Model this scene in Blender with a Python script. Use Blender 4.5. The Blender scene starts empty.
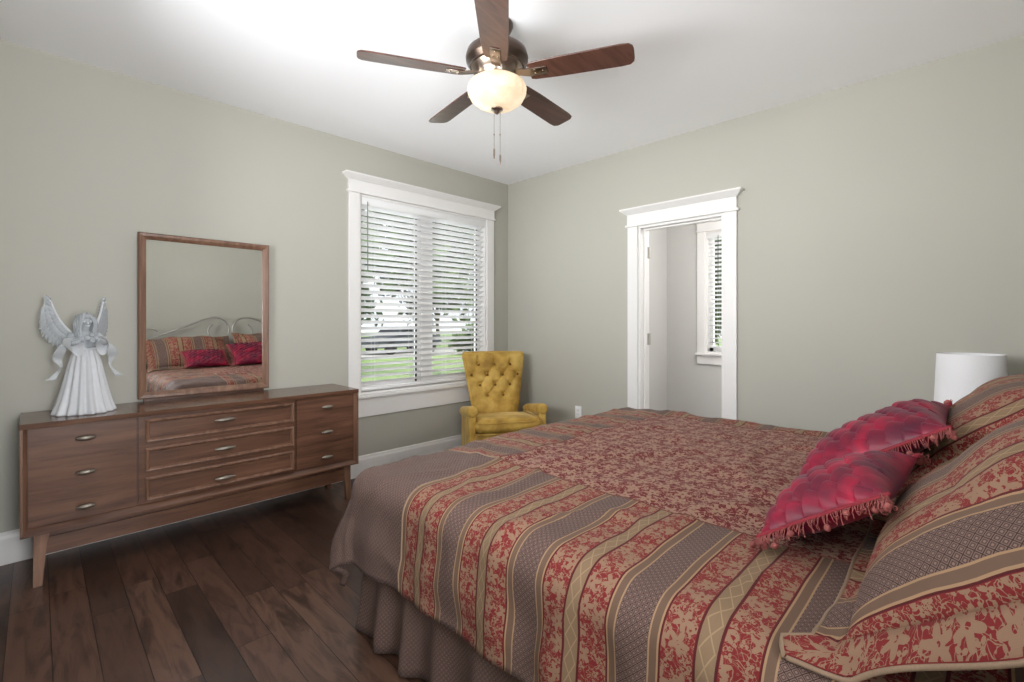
import bpy, bmesh, math, random
from mathutils import Vector, Matrix, noise
from mathutils.bvhtree import BVHTree
PI = math.pi
sc = bpy.context.scene
COL = sc.collection
S2 = math.sqrt(.5)

# ------------------------------------------------------------------ camera
CAM = (-3.637, -3.637, 1.267)
cam_d = bpy.data.cameras.new('camera')
cam_d.sensor_width = 36.0
cam_d.lens = 475.0 / 1024.0 * 36.0
cam_d.shift_y = -19.0 / 1024.0
cam_d.clip_start = 0.02
cam = bpy.data.objects.new('camera', cam_d)
cam.location = CAM
cam.rotation_euler = (PI / 2, 0, -PI / 4)
COL.objects.link(cam)
sc.camera = cam

# ------------------------------------------------------------------ world, sun, daylight, exposure
sc.view_settings.view_transform = 'Standard'
sc.view_settings.look = 'None'
sc.view_settings.gamma = 1.0
sc.view_settings.use_curve_mapping = False
sc.view_settings.exposure = 0.5
sc.cycles.max_bounces = 12
sc.cycles.diffuse_bounces = 6
sc.cycles.transparent_max_bounces = 16
sc.cycles.sample_clamp_indirect = 8.0

world = bpy.data.worlds.new('sky')
sc.world = world
world.use_nodes = True
wn = world.node_tree
bg = wn.nodes['Background']
bg.inputs['Color'].default_value = (0.86, 0.93, 1.0, 1)
bg.inputs['Strength'].default_value = 1.05


def light(name, kind, loc, rot, energy, color, **kw):
    d = bpy.data.lights.new(name, kind)
    d.energy = energy
    d.color = color
    for k, v in kw.items():
        setattr(d, k, v)
    o = bpy.data.objects.new(name, d)
    o.location = loc
    o.rotation_euler = rot
    COL.objects.link(o)
    return o


# afternoon sun coming over the house roof from behind the camera: it lights the garden only
light('sun', 'SUN', (0, 0, 12), (math.radians(52), 0, math.radians(20)), 2.2, (1.0, 0.95, 0.86), angle=0.01)
# added fill through invented west and south openings; daylight at the two real windows
light('west_fill', 'AREA', (-5.8, -2.05, 1.15), (0, -PI / 2 - .05, 0), 375, (.97, .985, 1.0),
      shape='RECTANGLE', size=2.5, size_y=3.4)
light('south_fill', 'AREA', (-3.35, -5.1, 1.15), (PI / 2 + .16, 0, 0), 170, (.97, .985, 1.0),
      shape='RECTANGLE', size=1.1, size_y=2.0)
light('daylight_north_window', 'AREA', (-1.07, 0.42, 1.5), (-PI / 2, 0, 0), 16, (0.95, 0.98, 1.0),
      shape='RECTANGLE', size=1.38, size_y=1.6)
light('daylight_next_room', 'AREA', (2.2, -1.75, 1.65), (0, PI / 2, 0), 8, (0.93, 0.97, 1.0),
      shape='RECTANGLE', size=1.4, size_y=.9)
light('next_room_fill', 'POINT', (0.85, -2.6, 2.3), (0, 0, 0), 37, (1.0, 0.98, 0.96), shadow_soft_size=.3)  # added fill light for the next room, has no fixture

# ------------------------------------------------------------------ node helpers


class NT:
    def __init__(s, name):
        s.m = bpy.data.materials.new(name)
        s.m.use_nodes = True
        s.t = s.m.node_tree
        s.b = s.t.nodes['Principled BSDF']
        s.o = s.t.nodes['Material Output']

    def n(s, typ, **kw):
        nd = s.t.nodes.new(typ)
        for k, v in kw.items():
            setattr(nd, k, v)
        return nd

    def put(s, sock, v):
        if isinstance(v, bpy.types.NodeSocket):
            s.t.links.new(v, sock)
        elif v is not None:
            if isinstance(v, tuple) and len(v) == 3 and sock.type == 'RGBA':
                v = v + (1,)
            sock.default_value = v

    def ma(s, op, a, b=None, c=None):
        nd = s.n('ShaderNodeMath', operation=op)
        for i, v in enumerate((a, b, c)):
            if v is not None:
                s.put(nd.inputs[i], v)
        return nd.outputs[0]

    def mix(s, f, a, b, blend='MIX'):
        nd = s.n('ShaderNodeMix', data_type='RGBA', blend_type=blend)
        s.put(nd.inputs[0], f)
        s.put(nd.inputs[6], a)
        s.put(nd.inputs[7], b)
        return nd.outputs[2]

    def ramp(s, f, stops, interp='LINEAR'):
        nd = s.n('ShaderNodeValToRGB')
        cr = nd.color_ramp
        cr.interpolation = interp
        while len(cr.elements) < len(stops):
            cr.elements.new(0.5)
        for e, (p, c) in zip(cr.elements, stops):
            e.position = p
            e.color = (c, c, c, 1) if isinstance(c, (int, float)) else tuple(c) + (1,)
        s.put(nd.inputs[0], f)
        return nd.outputs[0]

    def coord(s, which='Object'):
        return s.n('ShaderNodeTexCoord').outputs[which]

    def map(s, v, scale=(1, 1, 1), loc=(0, 0, 0), rot=(0, 0, 0)):
        nd = s.n('ShaderNodeMapping')
        s.put(nd.inputs['Vector'], v)
        nd.inputs['Scale'].default_value = scale
        nd.inputs['Location'].default_value = loc
        nd.inputs['Rotation'].default_value = rot
        return nd.outputs[0]

    def noise(s, v, scale, detail=3, rough=.5, dist=0):
        nd = s.n('ShaderNodeTexNoise')
        s.put(nd.inputs['Vector'], v)
        nd.inputs['Scale'].default_value = scale
        nd.inputs['Detail'].default_value = detail
        nd.inputs['Roughness'].default_value = rough
        nd.inputs['Distortion'].default_value = dist
        return nd.outputs[0]

    def sep(s, v):
        nd = s.n('ShaderNodeSeparateXYZ')
        s.put(nd.inputs[0], v)
        return nd.outputs

    def comb(s, x, y, z=0.0):
        nd = s.n('ShaderNodeCombineXYZ')
        for i, v in enumerate((x, y, z)):
            s.put(nd.inputs[i], v)
        return nd.outputs[0]

    def bump(s, h, strength, dist=.01):
        nd = s.n('ShaderNodeBump')
        s.put(nd.inputs['Height'], h)
        nd.inputs['Strength'].default_value = strength
        nd.inputs['Distance'].default_value = dist
        s.t.links.new(nd.outputs[0], s.b.inputs['Normal'])

    def set(s, **kw):
        for k, v in kw.items():
            s.put(s.b.inputs[k.replace('_', ' ')], v)
        return s


def sr(r, g, b):
    def f(c):
        c /= 255.0
        return c / 12.92 if c <= .04045 else ((c + .055) / 1.055) ** 2.4
    return (f(r), f(g), f(b))


def plain(name, col, rough=.5, metal=0.0, bump=0.0, bscale=60, var=.06, **kw):
    k = NT(name)
    c = k.coord()
    n = k.noise(c, bscale, 4)
    dark = tuple(x * (1 - var) for x in col)
    light_ = tuple(min(1, x * (1 + var)) for x in col)
    k.set(Base_Color=k.mix(n, dark, light_), Roughness=rough, Metallic=metal, **kw)
    if bump:
        k.bump(n, bump)
    return k.m


def wood(name, c0, c1, c2, axis=0, rough=.38, scale=1.0):
    k = NT(name)
    c = k.coord()
    st = [26, 26, 26]
    st[axis] = 2.2
    v = k.map(c, tuple(x * scale for x in st))
    n1 = k.noise(v, 1.0, 5, .6, .6)
    st2 = [120, 120, 120]
    st2[axis] = 5
    n2 = k.noise(k.map(c, tuple(x * scale for x in st2)), 1.0, 3, .6)
    col = k.ramp(n1, [(.28, c0), (.5, c1), (.72, c2)])
    col = k.mix(k.ma('MULTIPLY', n2, .35), col, c0)
    k.set(Base_Color=col, Roughness=rough)
    k.bump(n2, .06, .003)
    return k.m


def fabric_nodes(k, u, v, big=1.0):
    """woven brocade colours as functions of cloth metres u, v: floral, diamonds"""
    vec = k.comb(u, v)
    nz = k.n('ShaderNodeTexNoise')
    k.put(nz.inputs['Vector'], vec)
    nz.inputs['Scale'].default_value = 30
    nz.inputs['Detail'].default_value = 1
    off = k.n('ShaderNodeVectorMath', operation='MULTIPLY_ADD')
    k.put(off.inputs[0], nz.outputs[1])
    off.inputs[1].default_value = (.006, .006, 0)
    k.put(off.inputs[2], vec)

    def flowers(cell, size, petals, rnd, w):
        vo = k.n('ShaderNodeTexVoronoi', voronoi_dimensions='2D', feature='F1')
        k.put(vo.inputs['Vector'], off.outputs[0])
        vo.inputs['Scale'].default_value = 1.0 / cell
        vo.inputs['Randomness'].default_value = rnd
        d = k.n('ShaderNodeVectorMath', operation='SUBTRACT')
        k.put(d.inputs[0], off.outputs[0])
        k.put(d.inputs[1], vo.outputs['Position'])
        x, y, _ = k.sep(d.outputs[0])
        ang = k.ma('ARCTAN2', y, x)
        ph = k.ma('MULTIPLY', k.sep(vo.outputs['Color'])[0], 6.28)
        cs = k.ma('COSINE', k.ma('MULTIPLY_ADD', ang, petals, ph))
        rad = k.ma('MULTIPLY_ADD', cs, size * w, size)
        r = k.ma('SQRT', k.ma('ADD', k.ma('MULTIPLY', x, x), k.ma('MULTIPLY', y, y)))
        return k.ma('MULTIPLY', k.ma('LESS_THAN', r, rad), k.ma('GREATER_THAN', r, size * .22)), r
    f1, _ = flowers(.060 * big, .0165 * big, 5, .5, .42)
    f2, _ = flowers(.026 * big, .0056 * big, 3, .8, .55)
    vn = k.noise(vec, 46 / big, 1.2, .5, .9)
    vine = k.ma('LESS_THAN', k.ma('ABSOLUTE', k.ma('SUBTRACT', vn, .5)), .020)
    vn2 = k.noise(k.map(vec, loc=(3, 5, 0)), 70 / big, 1, .5, 1.0)
    vine2 = k.ma('LESS_THAN', k.ma('ABSOLUTE', k.ma('SUBTRACT', vn2, .5)), .018)
    m = k.ma('MAXIMUM', k.ma('MAXIMUM', f1, f2), k.ma('MAXIMUM', vine, vine2))
    # diamonds
    s_ = .017
    a = k.ma('DIVIDE', k.ma('ADD', u, v), s_)
    b = k.ma('DIVIDE', k.ma('SUBTRACT', u, v), s_)
    fa = k.ma('ABSOLUTE', k.ma('SUBTRACT', k.ma('FRACT', a), .5))
    fb = k.ma('ABSOLUTE', k.ma('SUBTRACT', k.ma('FRACT', b), .5))
    dm = k.ma('MAXIMUM', fa, fb)
    return m, dm


RED = sr(124, 41, 42)
TAN = sr(146, 115, 94)
DARKRED = sr(84, 32, 34)
PEACH = sr(164, 132, 102)
TANBAND = sr(112, 89, 74)
GOLD = sr(134, 110, 86)
BR0, BR1, BR2 = sr(70, 53, 49), sr(102, 81, 75), sr(134, 110, 101)


def diamond_color(k, dm):
    return k.ramp(dm, [(0, BR2), (.16, BR2), (.17, BR0), (.23, BR0), (.24, BR1), (.34, BR1), (.35, BR2), (.41, BR2), (.42, BR0)], 'CONSTANT')


def weave(k, u, v, extra=None):
    w = k.ma('ADD', k.ma('SINE', k.ma('MULTIPLY', u, 3000)), k.ma('SINE', k.ma('MULTIPLY', v, 3000)))
    h = k.noise(k.comb(u, v), 9, 4, .55, .3)
    k.bump(k.ma('ADD', h, k.ma('MULTIPLY', w, .01)), .25, .03)
    k.set(Roughness=.8, Sheen_Weight=.04, Sheen_Roughness=.4)
    k.b.inputs['Specular IOR Level'].default_value = .2


def uv(k):
    x, y, _ = k.sep(k.n('ShaderNodeUVMap').outputs[0])
    return x, y


def mat_stripes():
    k = NT('striped_brocade')
    u, v = uv(k)
    m, dm = fabric_nodes(k, u, v)
    P = .31
    q = k.ma('MULTIPLY', k.ma('ABSOLUTE', k.ma('SUBTRACT', k.ma('FRACT', k.ma('ADD', k.ma('DIVIDE', u, P), .5)), .5)), 2.0)  # 0..1 = 0..P/2
    h = P / 2
    base = k.ramp(q, [(0, BR1), (.038 / h, PEACH), (.0415 / h, TANBAND), (.0575 / h, PEACH), (.0615 / h, DARKRED), (.065 / h, RED),
                      (.132 / h, DARKRED), (.137 / h, GOLD)], 'CONSTANT')
    isb = k.ma('LESS_THAN', q, .038 / h)
    isr = k.ma('MULTIPLY', k.ma('GREATER_THAN', q, .0665 / h), k.ma('LESS_THAN', q, .1315 / h))
    isg = k.ma('GREATER_THAN', q, .1375 / h)
    col = k.mix(isb, base, diamond_color(k, dm))
    col = k.mix(k.ma('MULTIPLY', isr, m), col, TAN)
    tri = k.ma('MULTIPLY', k.ma('ABSOLUTE', k.ma('MULTIPLY_ADD', k.ma('FRACT', k.ma('DIVIDE', v, .055)), 2.0, -1.0)), .014)
    uu = k.ma('MULTIPLY', k.ma('SUBTRACT', 1.0, q), h)
    ln = k.ma('LESS_THAN', k.ma('ABSOLUTE', k.ma('SUBTRACT', uu, tri)), .0016)
    col = k.mix(k.ma('MULTIPLY', isg, ln), col, sr(156, 131, 103))
    k.set(Base_Color=col)
    weave(k, u, v)
    return k.m


def mat_floral():
    k = NT('floral_brocade')
    u, v = uv(k)
    m, dm = fabric_nodes(k, u, v, 1.2)
    n = k.noise(k.comb(u, v), 25, 2)
    k.set(Base_Color=k.mix(m, k.mix(n, sr(90, 20, 28), sr(116, 32, 38)), sr(158, 124, 106)))
    weave(k, u, v)
    return k.m


def mat_diamond():
    k = NT('taupe_diamond_brocade')
    u, v = uv(k)
    m, dm = fabric_nodes(k, u, v)
    k.set(Base_Color=diamond_color(k, dm))
    weave(k, u, v)
    return k.m


def mat_floor():
    k = NT('dark_hardwood_planks')
    x, y, z = k.sep(k.coord())
    W, L = .127, .92
    ci = k.ma('DIVIDE', k.ma('ADD', x, 10.0 + .074), W)
    col_i = k.ma('FLOOR', ci)
    wn_ = k.n('ShaderNodeTexWhiteNoise', noise_dimensions='1D')
    k.put(wn_.inputs['W'], col_i)
    yi = k.ma('DIVIDE', k.ma('ADD', k.ma('ADD', y, 20.0), k.ma('MULTIPLY', wn_.outputs[0], 9.0)), L)
    row = k.ma('FLOOR', yi)
    w2 = k.n('ShaderNodeTexWhiteNoise', noise_dimensions='2D')
    k.put(w2.inputs['Vector'], k.comb(col_i, row))
    rnd = w2.outputs[0]
    fx = k.ma('ABSOLUTE', k.ma('SUBTRACT', k.ma('FRACT', ci), .5))
    fy = k.ma('ABSOLUTE', k.ma('SUBTRACT', k.ma('FRACT', yi), .5))
    gap = k.ma('MAXIMUM', k.ma('GREATER_THAN', fx, .5 - .0016 / W), k.ma('GREATER_THAN', fy, .5 - .0016 / L))
    gv = k.comb(k.ma('MULTIPLY', x, 16.0), k.ma('MULTIPLY_ADD', y, 2.4, k.ma('MULTIPLY', rnd, 40)), rnd)
    g = k.noise(gv, 1.0, 5, .6, 1.6)
    g2 = k.noise(k.comb(k.ma('MULTIPLY', x, 90.0), k.ma('MULTIPLY', y, 5.0), rnd), 1.0, 3, .6)
    c = k.ramp(rnd, [(0, sr(64, 44, 36)), (.35, sr(82, 58, 47)), (.7, sr(98, 70, 57)), (1, sr(110, 81, 66))])
    c = k.mix(k.ramp(g, [(.34, .8), (.56, 0.0)]), c, sr(38, 24, 19))
    c = k.mix(k.ma('MULTIPLY', g2, .3), c, sr(52, 36, 30))
    c = k.mix(gap, c, sr(24, 16, 14))
    k.set(Base_Color=c, Roughness=k.ma('MULTIPLY_ADD', g, .2, .26))
    h = k.ma('SUBTRACT', k.ma('MULTIPLY', g, .35), gap)
    k.bump(h, .35, .003)
    return k.m


def mat_wall(name, col):
    k = NT(name)
    c = k.coord()
    n = k.noise(c, 220, 3)
    n2 = k.noise(c, 1.2, 2)
    k.set(Base_Color=k.mix(n2, tuple(x * .98 for x in col), tuple(x * 1.02 for x in col)), Roughness=.62)
    k.b.inputs['Specular IOR Level'].default_value = .25
    k.bump(n, .08, .002)
    return k.m


def mat_pane():
    k = NT('window_glass')
    t = k.n('ShaderNodeBsdfTransparent')
    g = k.n('ShaderNodeBsdfGlossy')
    g.inputs['Roughness'].default_value = .01
    fr = k.n('ShaderNodeFresnel')
    fr.inputs[0].default_value = 1.35
    mx = k.n('ShaderNodeMixShader')
    k.t.links.new(fr.outputs[0], mx.inputs[0])
    k.t.links.new(t.outputs[0], mx.inputs[1])
    k.t.links.new(g.outputs[0], mx.inputs[2])
    k.t.links.new(mx.outputs[0], k.o.inputs['Surface'])
    return k.m


def mat_leaf(name, a, b, c):
    k = NT(name)
    n = k.noise(k.coord(), 1.3, 3)
    k.set(Base_Color=k.ramp(n, [(.3, a), (.5, b), (.7, c)]), Roughness=.6)
    return k.m


def mat_silk():
    k = NT('crimson_silk')
    c = k.coord()
    n = k.noise(c, 9, 3, .5, .4)
    n2 = k.noise(k.map(c, (40, 40, 260)), 1, 2)
    col = k.ramp(n, [(.3, sr(84, 12, 42)), (.52, sr(124, 12, 46)), (.72, sr(184, 18, 60))])
    k.set(Base_Color=k.mix(k.ma('MULTIPLY', n2, .25), col, sr(60, 16, 44)), Roughness=.42, Specular_IOR_Level=.35, Sheen_Weight=.15, Sheen_Roughness=.35)
    k.b.inputs['Sheen Tint'].default_value = (.62, .36, .55, 1)
    return k.m


M = {}
M['wall'] = mat_wall('sage_grey_paint', sr(180, 178, 168))
M['nextwall'] = mat_wall('pale_grey_paint', sr(202, 201, 198))
M['ceil'] = mat_wall('ceiling_white_paint', sr(250, 250, 252))
M['trim'] = plain('white_trim_paint', sr(232, 230, 228), .38, var=.01)
M['floor'] = mat_floor()
M['glass'] = mat_pane()
M['blind'] = plain('white_blind_slats', sr(236, 236, 236), .45, var=.02)
M['dark_strip'] = plain('dark_window_strip', sr(40, 40, 38), .6)
M['walnut'] = wood('walnut_veneer', sr(70, 46, 35), sr(106, 73, 56), sr(130, 93, 72), 0, .34)
M['walnut_top'] = wood('polished_walnut_top', sr(70, 46, 35), sr(100, 70, 54), sr(122, 88, 68), 0, .17)
M['walnut_v'] = wood('walnut_upright', sr(94, 67, 53), sr(126, 93, 74), sr(150, 115, 93), 2, .36)  # upright walnut, lightened for the light that catches the moulding faces
M['walnut_d'] = wood('walnut_dark_edge', sr(66, 42, 31), sr(86, 56, 42), sr(106, 70, 52), 0, .4)
M['pewter'] = plain('pewter_pull', sr(150, 141, 130), .5, 1.0, var=.12)
M['nickel'] = plain('brushed_nickel', sr(150, 136, 124), .28, 1.0, var=.08)
M['bronze'] = plain('dark_bronze', sr(92, 78, 70), .3, 1.0, var=.08)
M['blade'] = wood('fan_blade_walnut', sr(58, 36, 29), sr(84, 54, 44), sr(104, 70, 58), 0, .3)
M['stripes'] = mat_stripes()
M['floral'] = mat_floral()
M['diamond'] = mat_diamond()
M['silk'] = mat_silk()
M['redcloth'] = plain('dark_red_cotton', sr(158, 30, 56), .75, bump=.1)
M['fringe'] = plain('red_and_pink_fringe', sr(160, 88, 84), .8, var=.4, bscale=25)
M['fringe_dark'] = plain('crimson_braid', sr(140, 34, 48), .8, var=.3, bscale=200)
M['cord'] = plain('twisted_cream_cord', sr(146, 122, 100), .75, var=.2, bscale=300)
M['panel_cord'] = plain('dull_red_cord', sr(104, 56, 48), .85, var=.2, bscale=300)
M['mattress'] = plain('cream_ticking', sr(214, 208, 196), .85, bump=.1)
M['sheet'] = plain('dark_maroon_sheet', sr(60, 30, 34), .85, bump=.1)
M['silver'] = plain('brushed_silver_tube', sr(178, 176, 170), .4, 1.0, var=.05)
M['shade'] = plain('white_linen_shade', sr(240, 240, 242), .85, bump=.25, bscale=240, var=.03)
M['ceramic'] = plain('white_ceramic', sr(224, 222, 216), .25)
M['outlet'] = plain('white_plastic', sr(240, 240, 240), .35, var=.01)
M['black'] = plain('black_plastic', sr(20, 20, 20), .4)
M['steel'] = plain('satin_hinge_steel', sr(176, 172, 166), .3, 1.0)


def mat_velvet():
    k = NT('mustard_velvet')
    c = k.coord()
    n = k.noise(c, 7, 4, .6, .3)
    n2 = k.noise(c, 160, 3)
    col = k.ramp(n, [(.3, sr(150, 114, 44)), (.5, sr(190, 152, 68)), (.72, sr(212, 178, 96))])
    k.set(Base_Color=col, Roughness=.7, Sheen_Weight=.5, Sheen_Roughness=.3)
    k.b.inputs['Sheen Tint'].default_value = (.9, .75, .4, 1)
    k.bump(n2, .12, .003)
    return k.m


M['velvet'] = mat_velvet()
M['velvet_d'] = plain('mustard_velvet_button', sr(128, 92, 30), .75, bump=.1)


def mat_mirror():
    k = NT('mirror_silver')
    n = k.noise(k.coord(), 3, 2)
    k.set(Base_Color=k.mix(n, (.86, .87, .86), (.89, .90, .89)), Metallic=1.0, Roughness=.006)
    return k.m


M['mirror'] = mat_mirror()


def mat_acrylic(name, col, trans, rough):
    k = NT(name)
    n = k.noise(k.coord(), 45, 3)
    k.set(Base_Color=k.mix(n, tuple(x * .9 for x in col), col), Roughness=rough, Transmission_Weight=trans, IOR=1.3)
    k.bump(n, .25, .006)
    return k.m


M['acrylic'] = mat_acrylic('frosted_acrylic', sr(238, 240, 244), .3, .25)
M['acrylic_clear'] = mat_acrylic('clear_acrylic', sr(236, 240, 244), .62, .16)


def mat_globe():
    k = NT('lit_alabaster_glass')
    c = k.coord('Object')
    n = k.noise(c, 9, 4, .6, 1.2)
    d = k.n('ShaderNodeVectorMath', operation='LENGTH')
    k.put(d.inputs[0], k.map(c, (1, 1, 1), (-.0, .0, .05)))
    col = k.ramp(n, [(.3, (1.0, .68, .40)), (.7, (1.0, .84, .60))])
    k.set(Base_Color=(.30, .26, .20), Roughness=.22, Emission_Color=col, Emission_Strength=k.ma('MULTIPLY_ADD', n, .45, .34))
    return k.m


M['globe'] = mat_globe()

# exterior
M['lawn'] = mat_leaf('lawn_grass', sr(120, 150, 84), sr(150, 176, 108), sr(172, 194, 130))
M['road'] = plain('pale_concrete', sr(196, 194, 188), .8, bump=.05)
M['leaf'] = mat_leaf('green_leaves', sr(58, 80, 44), sr(88, 114, 62), sr(124, 146, 90))
M['leaf2'] = mat_leaf('dark_leaves', sr(36, 54, 32), sr(58, 82, 46), sr(90, 112, 64))
M['bark'] = plain('grey_bark', sr(98, 86, 74), .9, bump=.3, bscale=18, var=.3)
M['carpaint'] = plain('dark_grey_car_paint', sr(62, 66, 74), .3)
M['carglass'] = plain('tinted_car_glass', sr(28, 32, 38), .1)
M['tyre'] = plain('tyre_rubber', sr(24, 24, 25), .8)

# ------------------------------------------------------------------ geometry helpers


class MB:
    def __init__(s):
        s.v = []
        s.f = []
        s.mi = []
        s.uv = None
        s.cur = 0

    def add(s, vs, fs):
        b = len(s.v)
        s.v += [tuple(v) for v in vs]
        for f in fs:
            s.f.append(tuple(i + b for i in f))
            s.mi.append(s.cur)

    def bm(s, bm):
        bm.verts.ensure_lookup_table()
        bm.verts.index_update()
        s.add([v.co[:] for v in bm.verts], [[v.index for v in f.verts] for f in bm.faces])
        bm.free()

    def box(s, a, b, bevel=0.0, seg=2, mat=None):
        bm = bmesh.new()
        bmesh.ops.create_cube(bm, size=1.0)
        c = [(a[i] + b[i]) / 2 for i in range(3)]
        d = [abs(b[i] - a[i]) for i in range(3)]
        for v in bm.verts:
            v.co = Vector((c[0] + v.co.x * d[0], c[1] + v.co.y * d[1], c[2] + v.co.z * d[2]))
        if bevel:
            bmesh.ops.bevel(bm, geom=list(bm.edges), offset=min(bevel, min(d) * .49), segments=seg, affect='EDGES', profile=.5)
        if mat is not None:
            bmesh.ops.transform(bm, matrix=mat, verts=list(bm.verts))
        s.bm(bm)
        return s

    def tube(s, pts, rad, seg=10, caps=True, closed=False):
        pts = [Vector(p) for p in pts]
        n = len(pts)
        rads = rad if isinstance(rad, (list, tuple)) else [rad] * n
        tang = []
        for i in range(n):
            a = pts[(i - 1) % n] if (closed or i > 0) else pts[i]
            b = pts[(i + 1) % n] if (closed or i < n - 1) else pts[i]
            t = b - a
            tang.append(t.normalized() if t.length > 1e-9 else Vector((0, 0, 1)))
        ref = Vector((0, 0, 1)) if abs(tang[0].z) < .9 else Vector((1, 0, 0))
        nx = tang[0].cross(ref).normalized()
        vs, fs = [], []
        for i in range(n):
            nx = (nx - tang[i] * nx.dot(tang[i]))
            nx = nx.normalized() if nx.length > 1e-6 else tang[i].orthogonal().normalized()
            ny = tang[i].cross(nx)
            for j in range(seg):
                a = 2 * PI * j / seg
                vs.append(pts[i] + (nx * math.cos(a) + ny * math.sin(a)) * rads[i])
        m = n if closed else n - 1
        for i in range(m):
            for j in range(seg):
                a, b = i * seg + j, i * seg + (j + 1) % seg
                c, d = ((i + 1) % n) * seg + (j + 1) % seg, ((i + 1) % n) * seg + j
                fs.append((a, b, c, d))
        if caps and not closed:
            fs.append(tuple(range(seg))[::-1])
            fs.append(tuple((n - 1) * seg + j for j in range(seg)))
        s.add(vs, fs)
        return s

    def lathe(s, prof, seg=32, c=(0, 0, 0), fn=None, cap=True):
        vs, fs = [], []
        for (r, z) in prof:
            for j in range(seg):
                a = 2 * PI * j / seg
                rr = max(r, 1e-4)
                if fn:
                    rr = fn(rr, z, a)
                vs.append((c[0] + rr * math.cos(a), c[1] + rr * math.sin(a), c[2] + z))
        n = len(prof)
        for i in range(n - 1):
            for j in range(seg):
                fs.append((i * seg + j, i * seg + (j + 1) % seg, (i + 1) * seg + (j + 1) % seg, (i + 1) * seg + j))
        if cap:
            fs.append(tuple(range(seg))[::-1])
            fs.append(tuple((n - 1) * seg + j for j in range(seg)))
        s.add(vs, fs)
        return s

    def prism(s, poly, axis, a, b):
        """poly in the two other axes (cyclic order), extruded along axis from a to b"""
        n = len(poly)
        vs = []
        for t in (a, b):
            for (p, q) in poly:
                if axis == 0:
                    vs.append((t, p, q))
                elif axis == 1:
                    vs.append((p, t, q))
                else:
                    vs.append((p, q, t))
        fs = [tuple(range(n)), tuple(range(n, 2 * n))[::-1]]
        for i in range(n):
            j = (i + 1) % n
            fs.append((i, j, n + j, n + i))
        s.add(vs, fs)
        return s

    def hexa(s, bot, top):
        s.add(list(bot) + list(top), [(3, 2, 1, 0), (4, 5, 6, 7), (0, 1, 5, 4), (1, 2, 6, 5), (2, 3, 7, 6), (3, 0, 4, 7)])
        return s

    def grid(s, fn, nu, nv, closed_u=False):
        vs = [fn(i, j) for i in range(nu) for j in range(nv)]
        fs = []
        for i in range(nu if closed_u else nu - 1):
            for j in range(nv - 1):
                i2 = (i + 1) % nu
                fs.append((i * nv + j, i2 * nv + j, i2 * nv + j + 1, i * nv + j + 1))
        s.add(vs, fs)
        return s

    def move(s, mat):
        s.v = [tuple(mat @ Vector(v)) for v in s.v]
        return s

    def build(s, name, mat, parent=None, smooth=35, loc=None, uvs=None, fix=True):
        me = bpy.data.meshes.new(name)
        me.from_pydata(s.v, [], s.f)
        mats = mat if isinstance(mat, (list, tuple)) else [mat]
        for m in mats:
            me.materials.append(m)
        if len(mats) > 1:
            me.polygons.foreach_set('material_index', s.mi)
        if uvs is not None:
            ul = me.uv_layers.new(name='UVMap')
            if callable(uvs):
                for p in me.polygons:
                    for li in p.loop_indices:
                        ul.data[li].uv = uvs(p.index, me.loops[li].vertex_index)
            else:
                for lp in me.loops:
                    ul.data[lp.index].uv = uvs[lp.vertex_index]
        if fix:
            b = bmesh.new()
            b.from_mesh(me)
            bmesh.ops.recalc_face_normals(b, faces=list(b.faces))
            b.to_mesh(me)
            b.free()
        if smooth:
            me.polygons.foreach_set('use_smooth', [True] * len(me.polygons))
            if smooth < 180:
                me.set_sharp_from_angle(angle=math.radians(smooth))
        me.update()
        o = bpy.data.objects.new(name, me)
        COL.objects.link(o)
        if parent is not None:
            o.parent = parent
        if loc is not None:
            o.location = loc
        return o


def thing(name, label, cat, loc=(0, 0, 0), rz=0.0, group=None):
    o = bpy.data.objects.new(name, None)
    o.empty_display_size = .1
    o.location = loc
    o.rotation_euler = (0, 0, rz)
    COL.objects.link(o)
    o['label'] = label
    o['category'] = cat
    if group:
        o['group'] = group
    return o


def tag(o, label, cat, group=None):
    o['label'] = label
    o['category'] = cat
    if group:
        o['group'] = group
    return o


def struct(o, label, cat):
    o['kind'] = 'structure'
    o['label'] = label
    o['category'] = cat
    return o


def wall_holes(mb, axis, t0, t1, a0, a1, z0, z1, holes):
    """wall slab normal to axis ('x'/'y'), thickness t0..t1, spanning a0..a1, holes (h0,h1,zb,zt)"""
    def bx(p0, p1, q0, q1):
        if p1 - p0 < 1e-4 or q1 - q0 < 1e-4:
            return
        if axis == 'y':
            mb.box((p0, t0, q0), (p1, t1, q1))
        else:
            mb.box((t0, p0, q0), (t1, p1, q1))
    cur = a0
    for (h0, h1, zb, zt) in sorted(holes):
        bx(cur, h0, z0, z1)
        bx(h0, h1, z0, zb)
        bx(h0, h1, zt, z1)
        cur = h1
    bx(cur, a1, z0, z1)


# ------------------------------------------------------------------ room shell
WX, SY, H = -3.80, -4.06, 2.74
T = .14
NX = 1.95            # far wall of the next room
W1 = (-1.772, -.377, .667, 2.317)      # bedroom window opening in the north wall (x0,x1,z0,z1)
D1 = (-2.268, -1.565, 0.0, 2.07)
EX = -.06            # face of the wall with the doorway       # door opening in the east wall (y0,y1,z0,z1)
NW = (-2.15, -1.285, .90, 2.33)        # next room window in its east wall (y0,y1,..)

o = MB().box((WX - T, SY - T, -.12), (NX + T, T, 0)).build('floor', M['floor'], smooth=0)
struct(o, 'dark brown hardwood plank floor', 'floor')
o = MB().box((WX - T, SY - T, H), (NX + T, T, H + .12)).build('ceiling', M['ceil'], smooth=0)
struct(o, 'flat white painted ceiling', 'ceiling')
mb = MB()
wall_holes(mb, 'y', 0, T, WX - T, 0, 0, H, [W1])
struct(mb.build('wall_north', M['wall'], smooth=0), 'sage grey wall with the wide window', 'wall')
mb = MB()
wall_holes(mb, 'x', 0, T, SY - T, T, 0, H, [D1])
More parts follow.
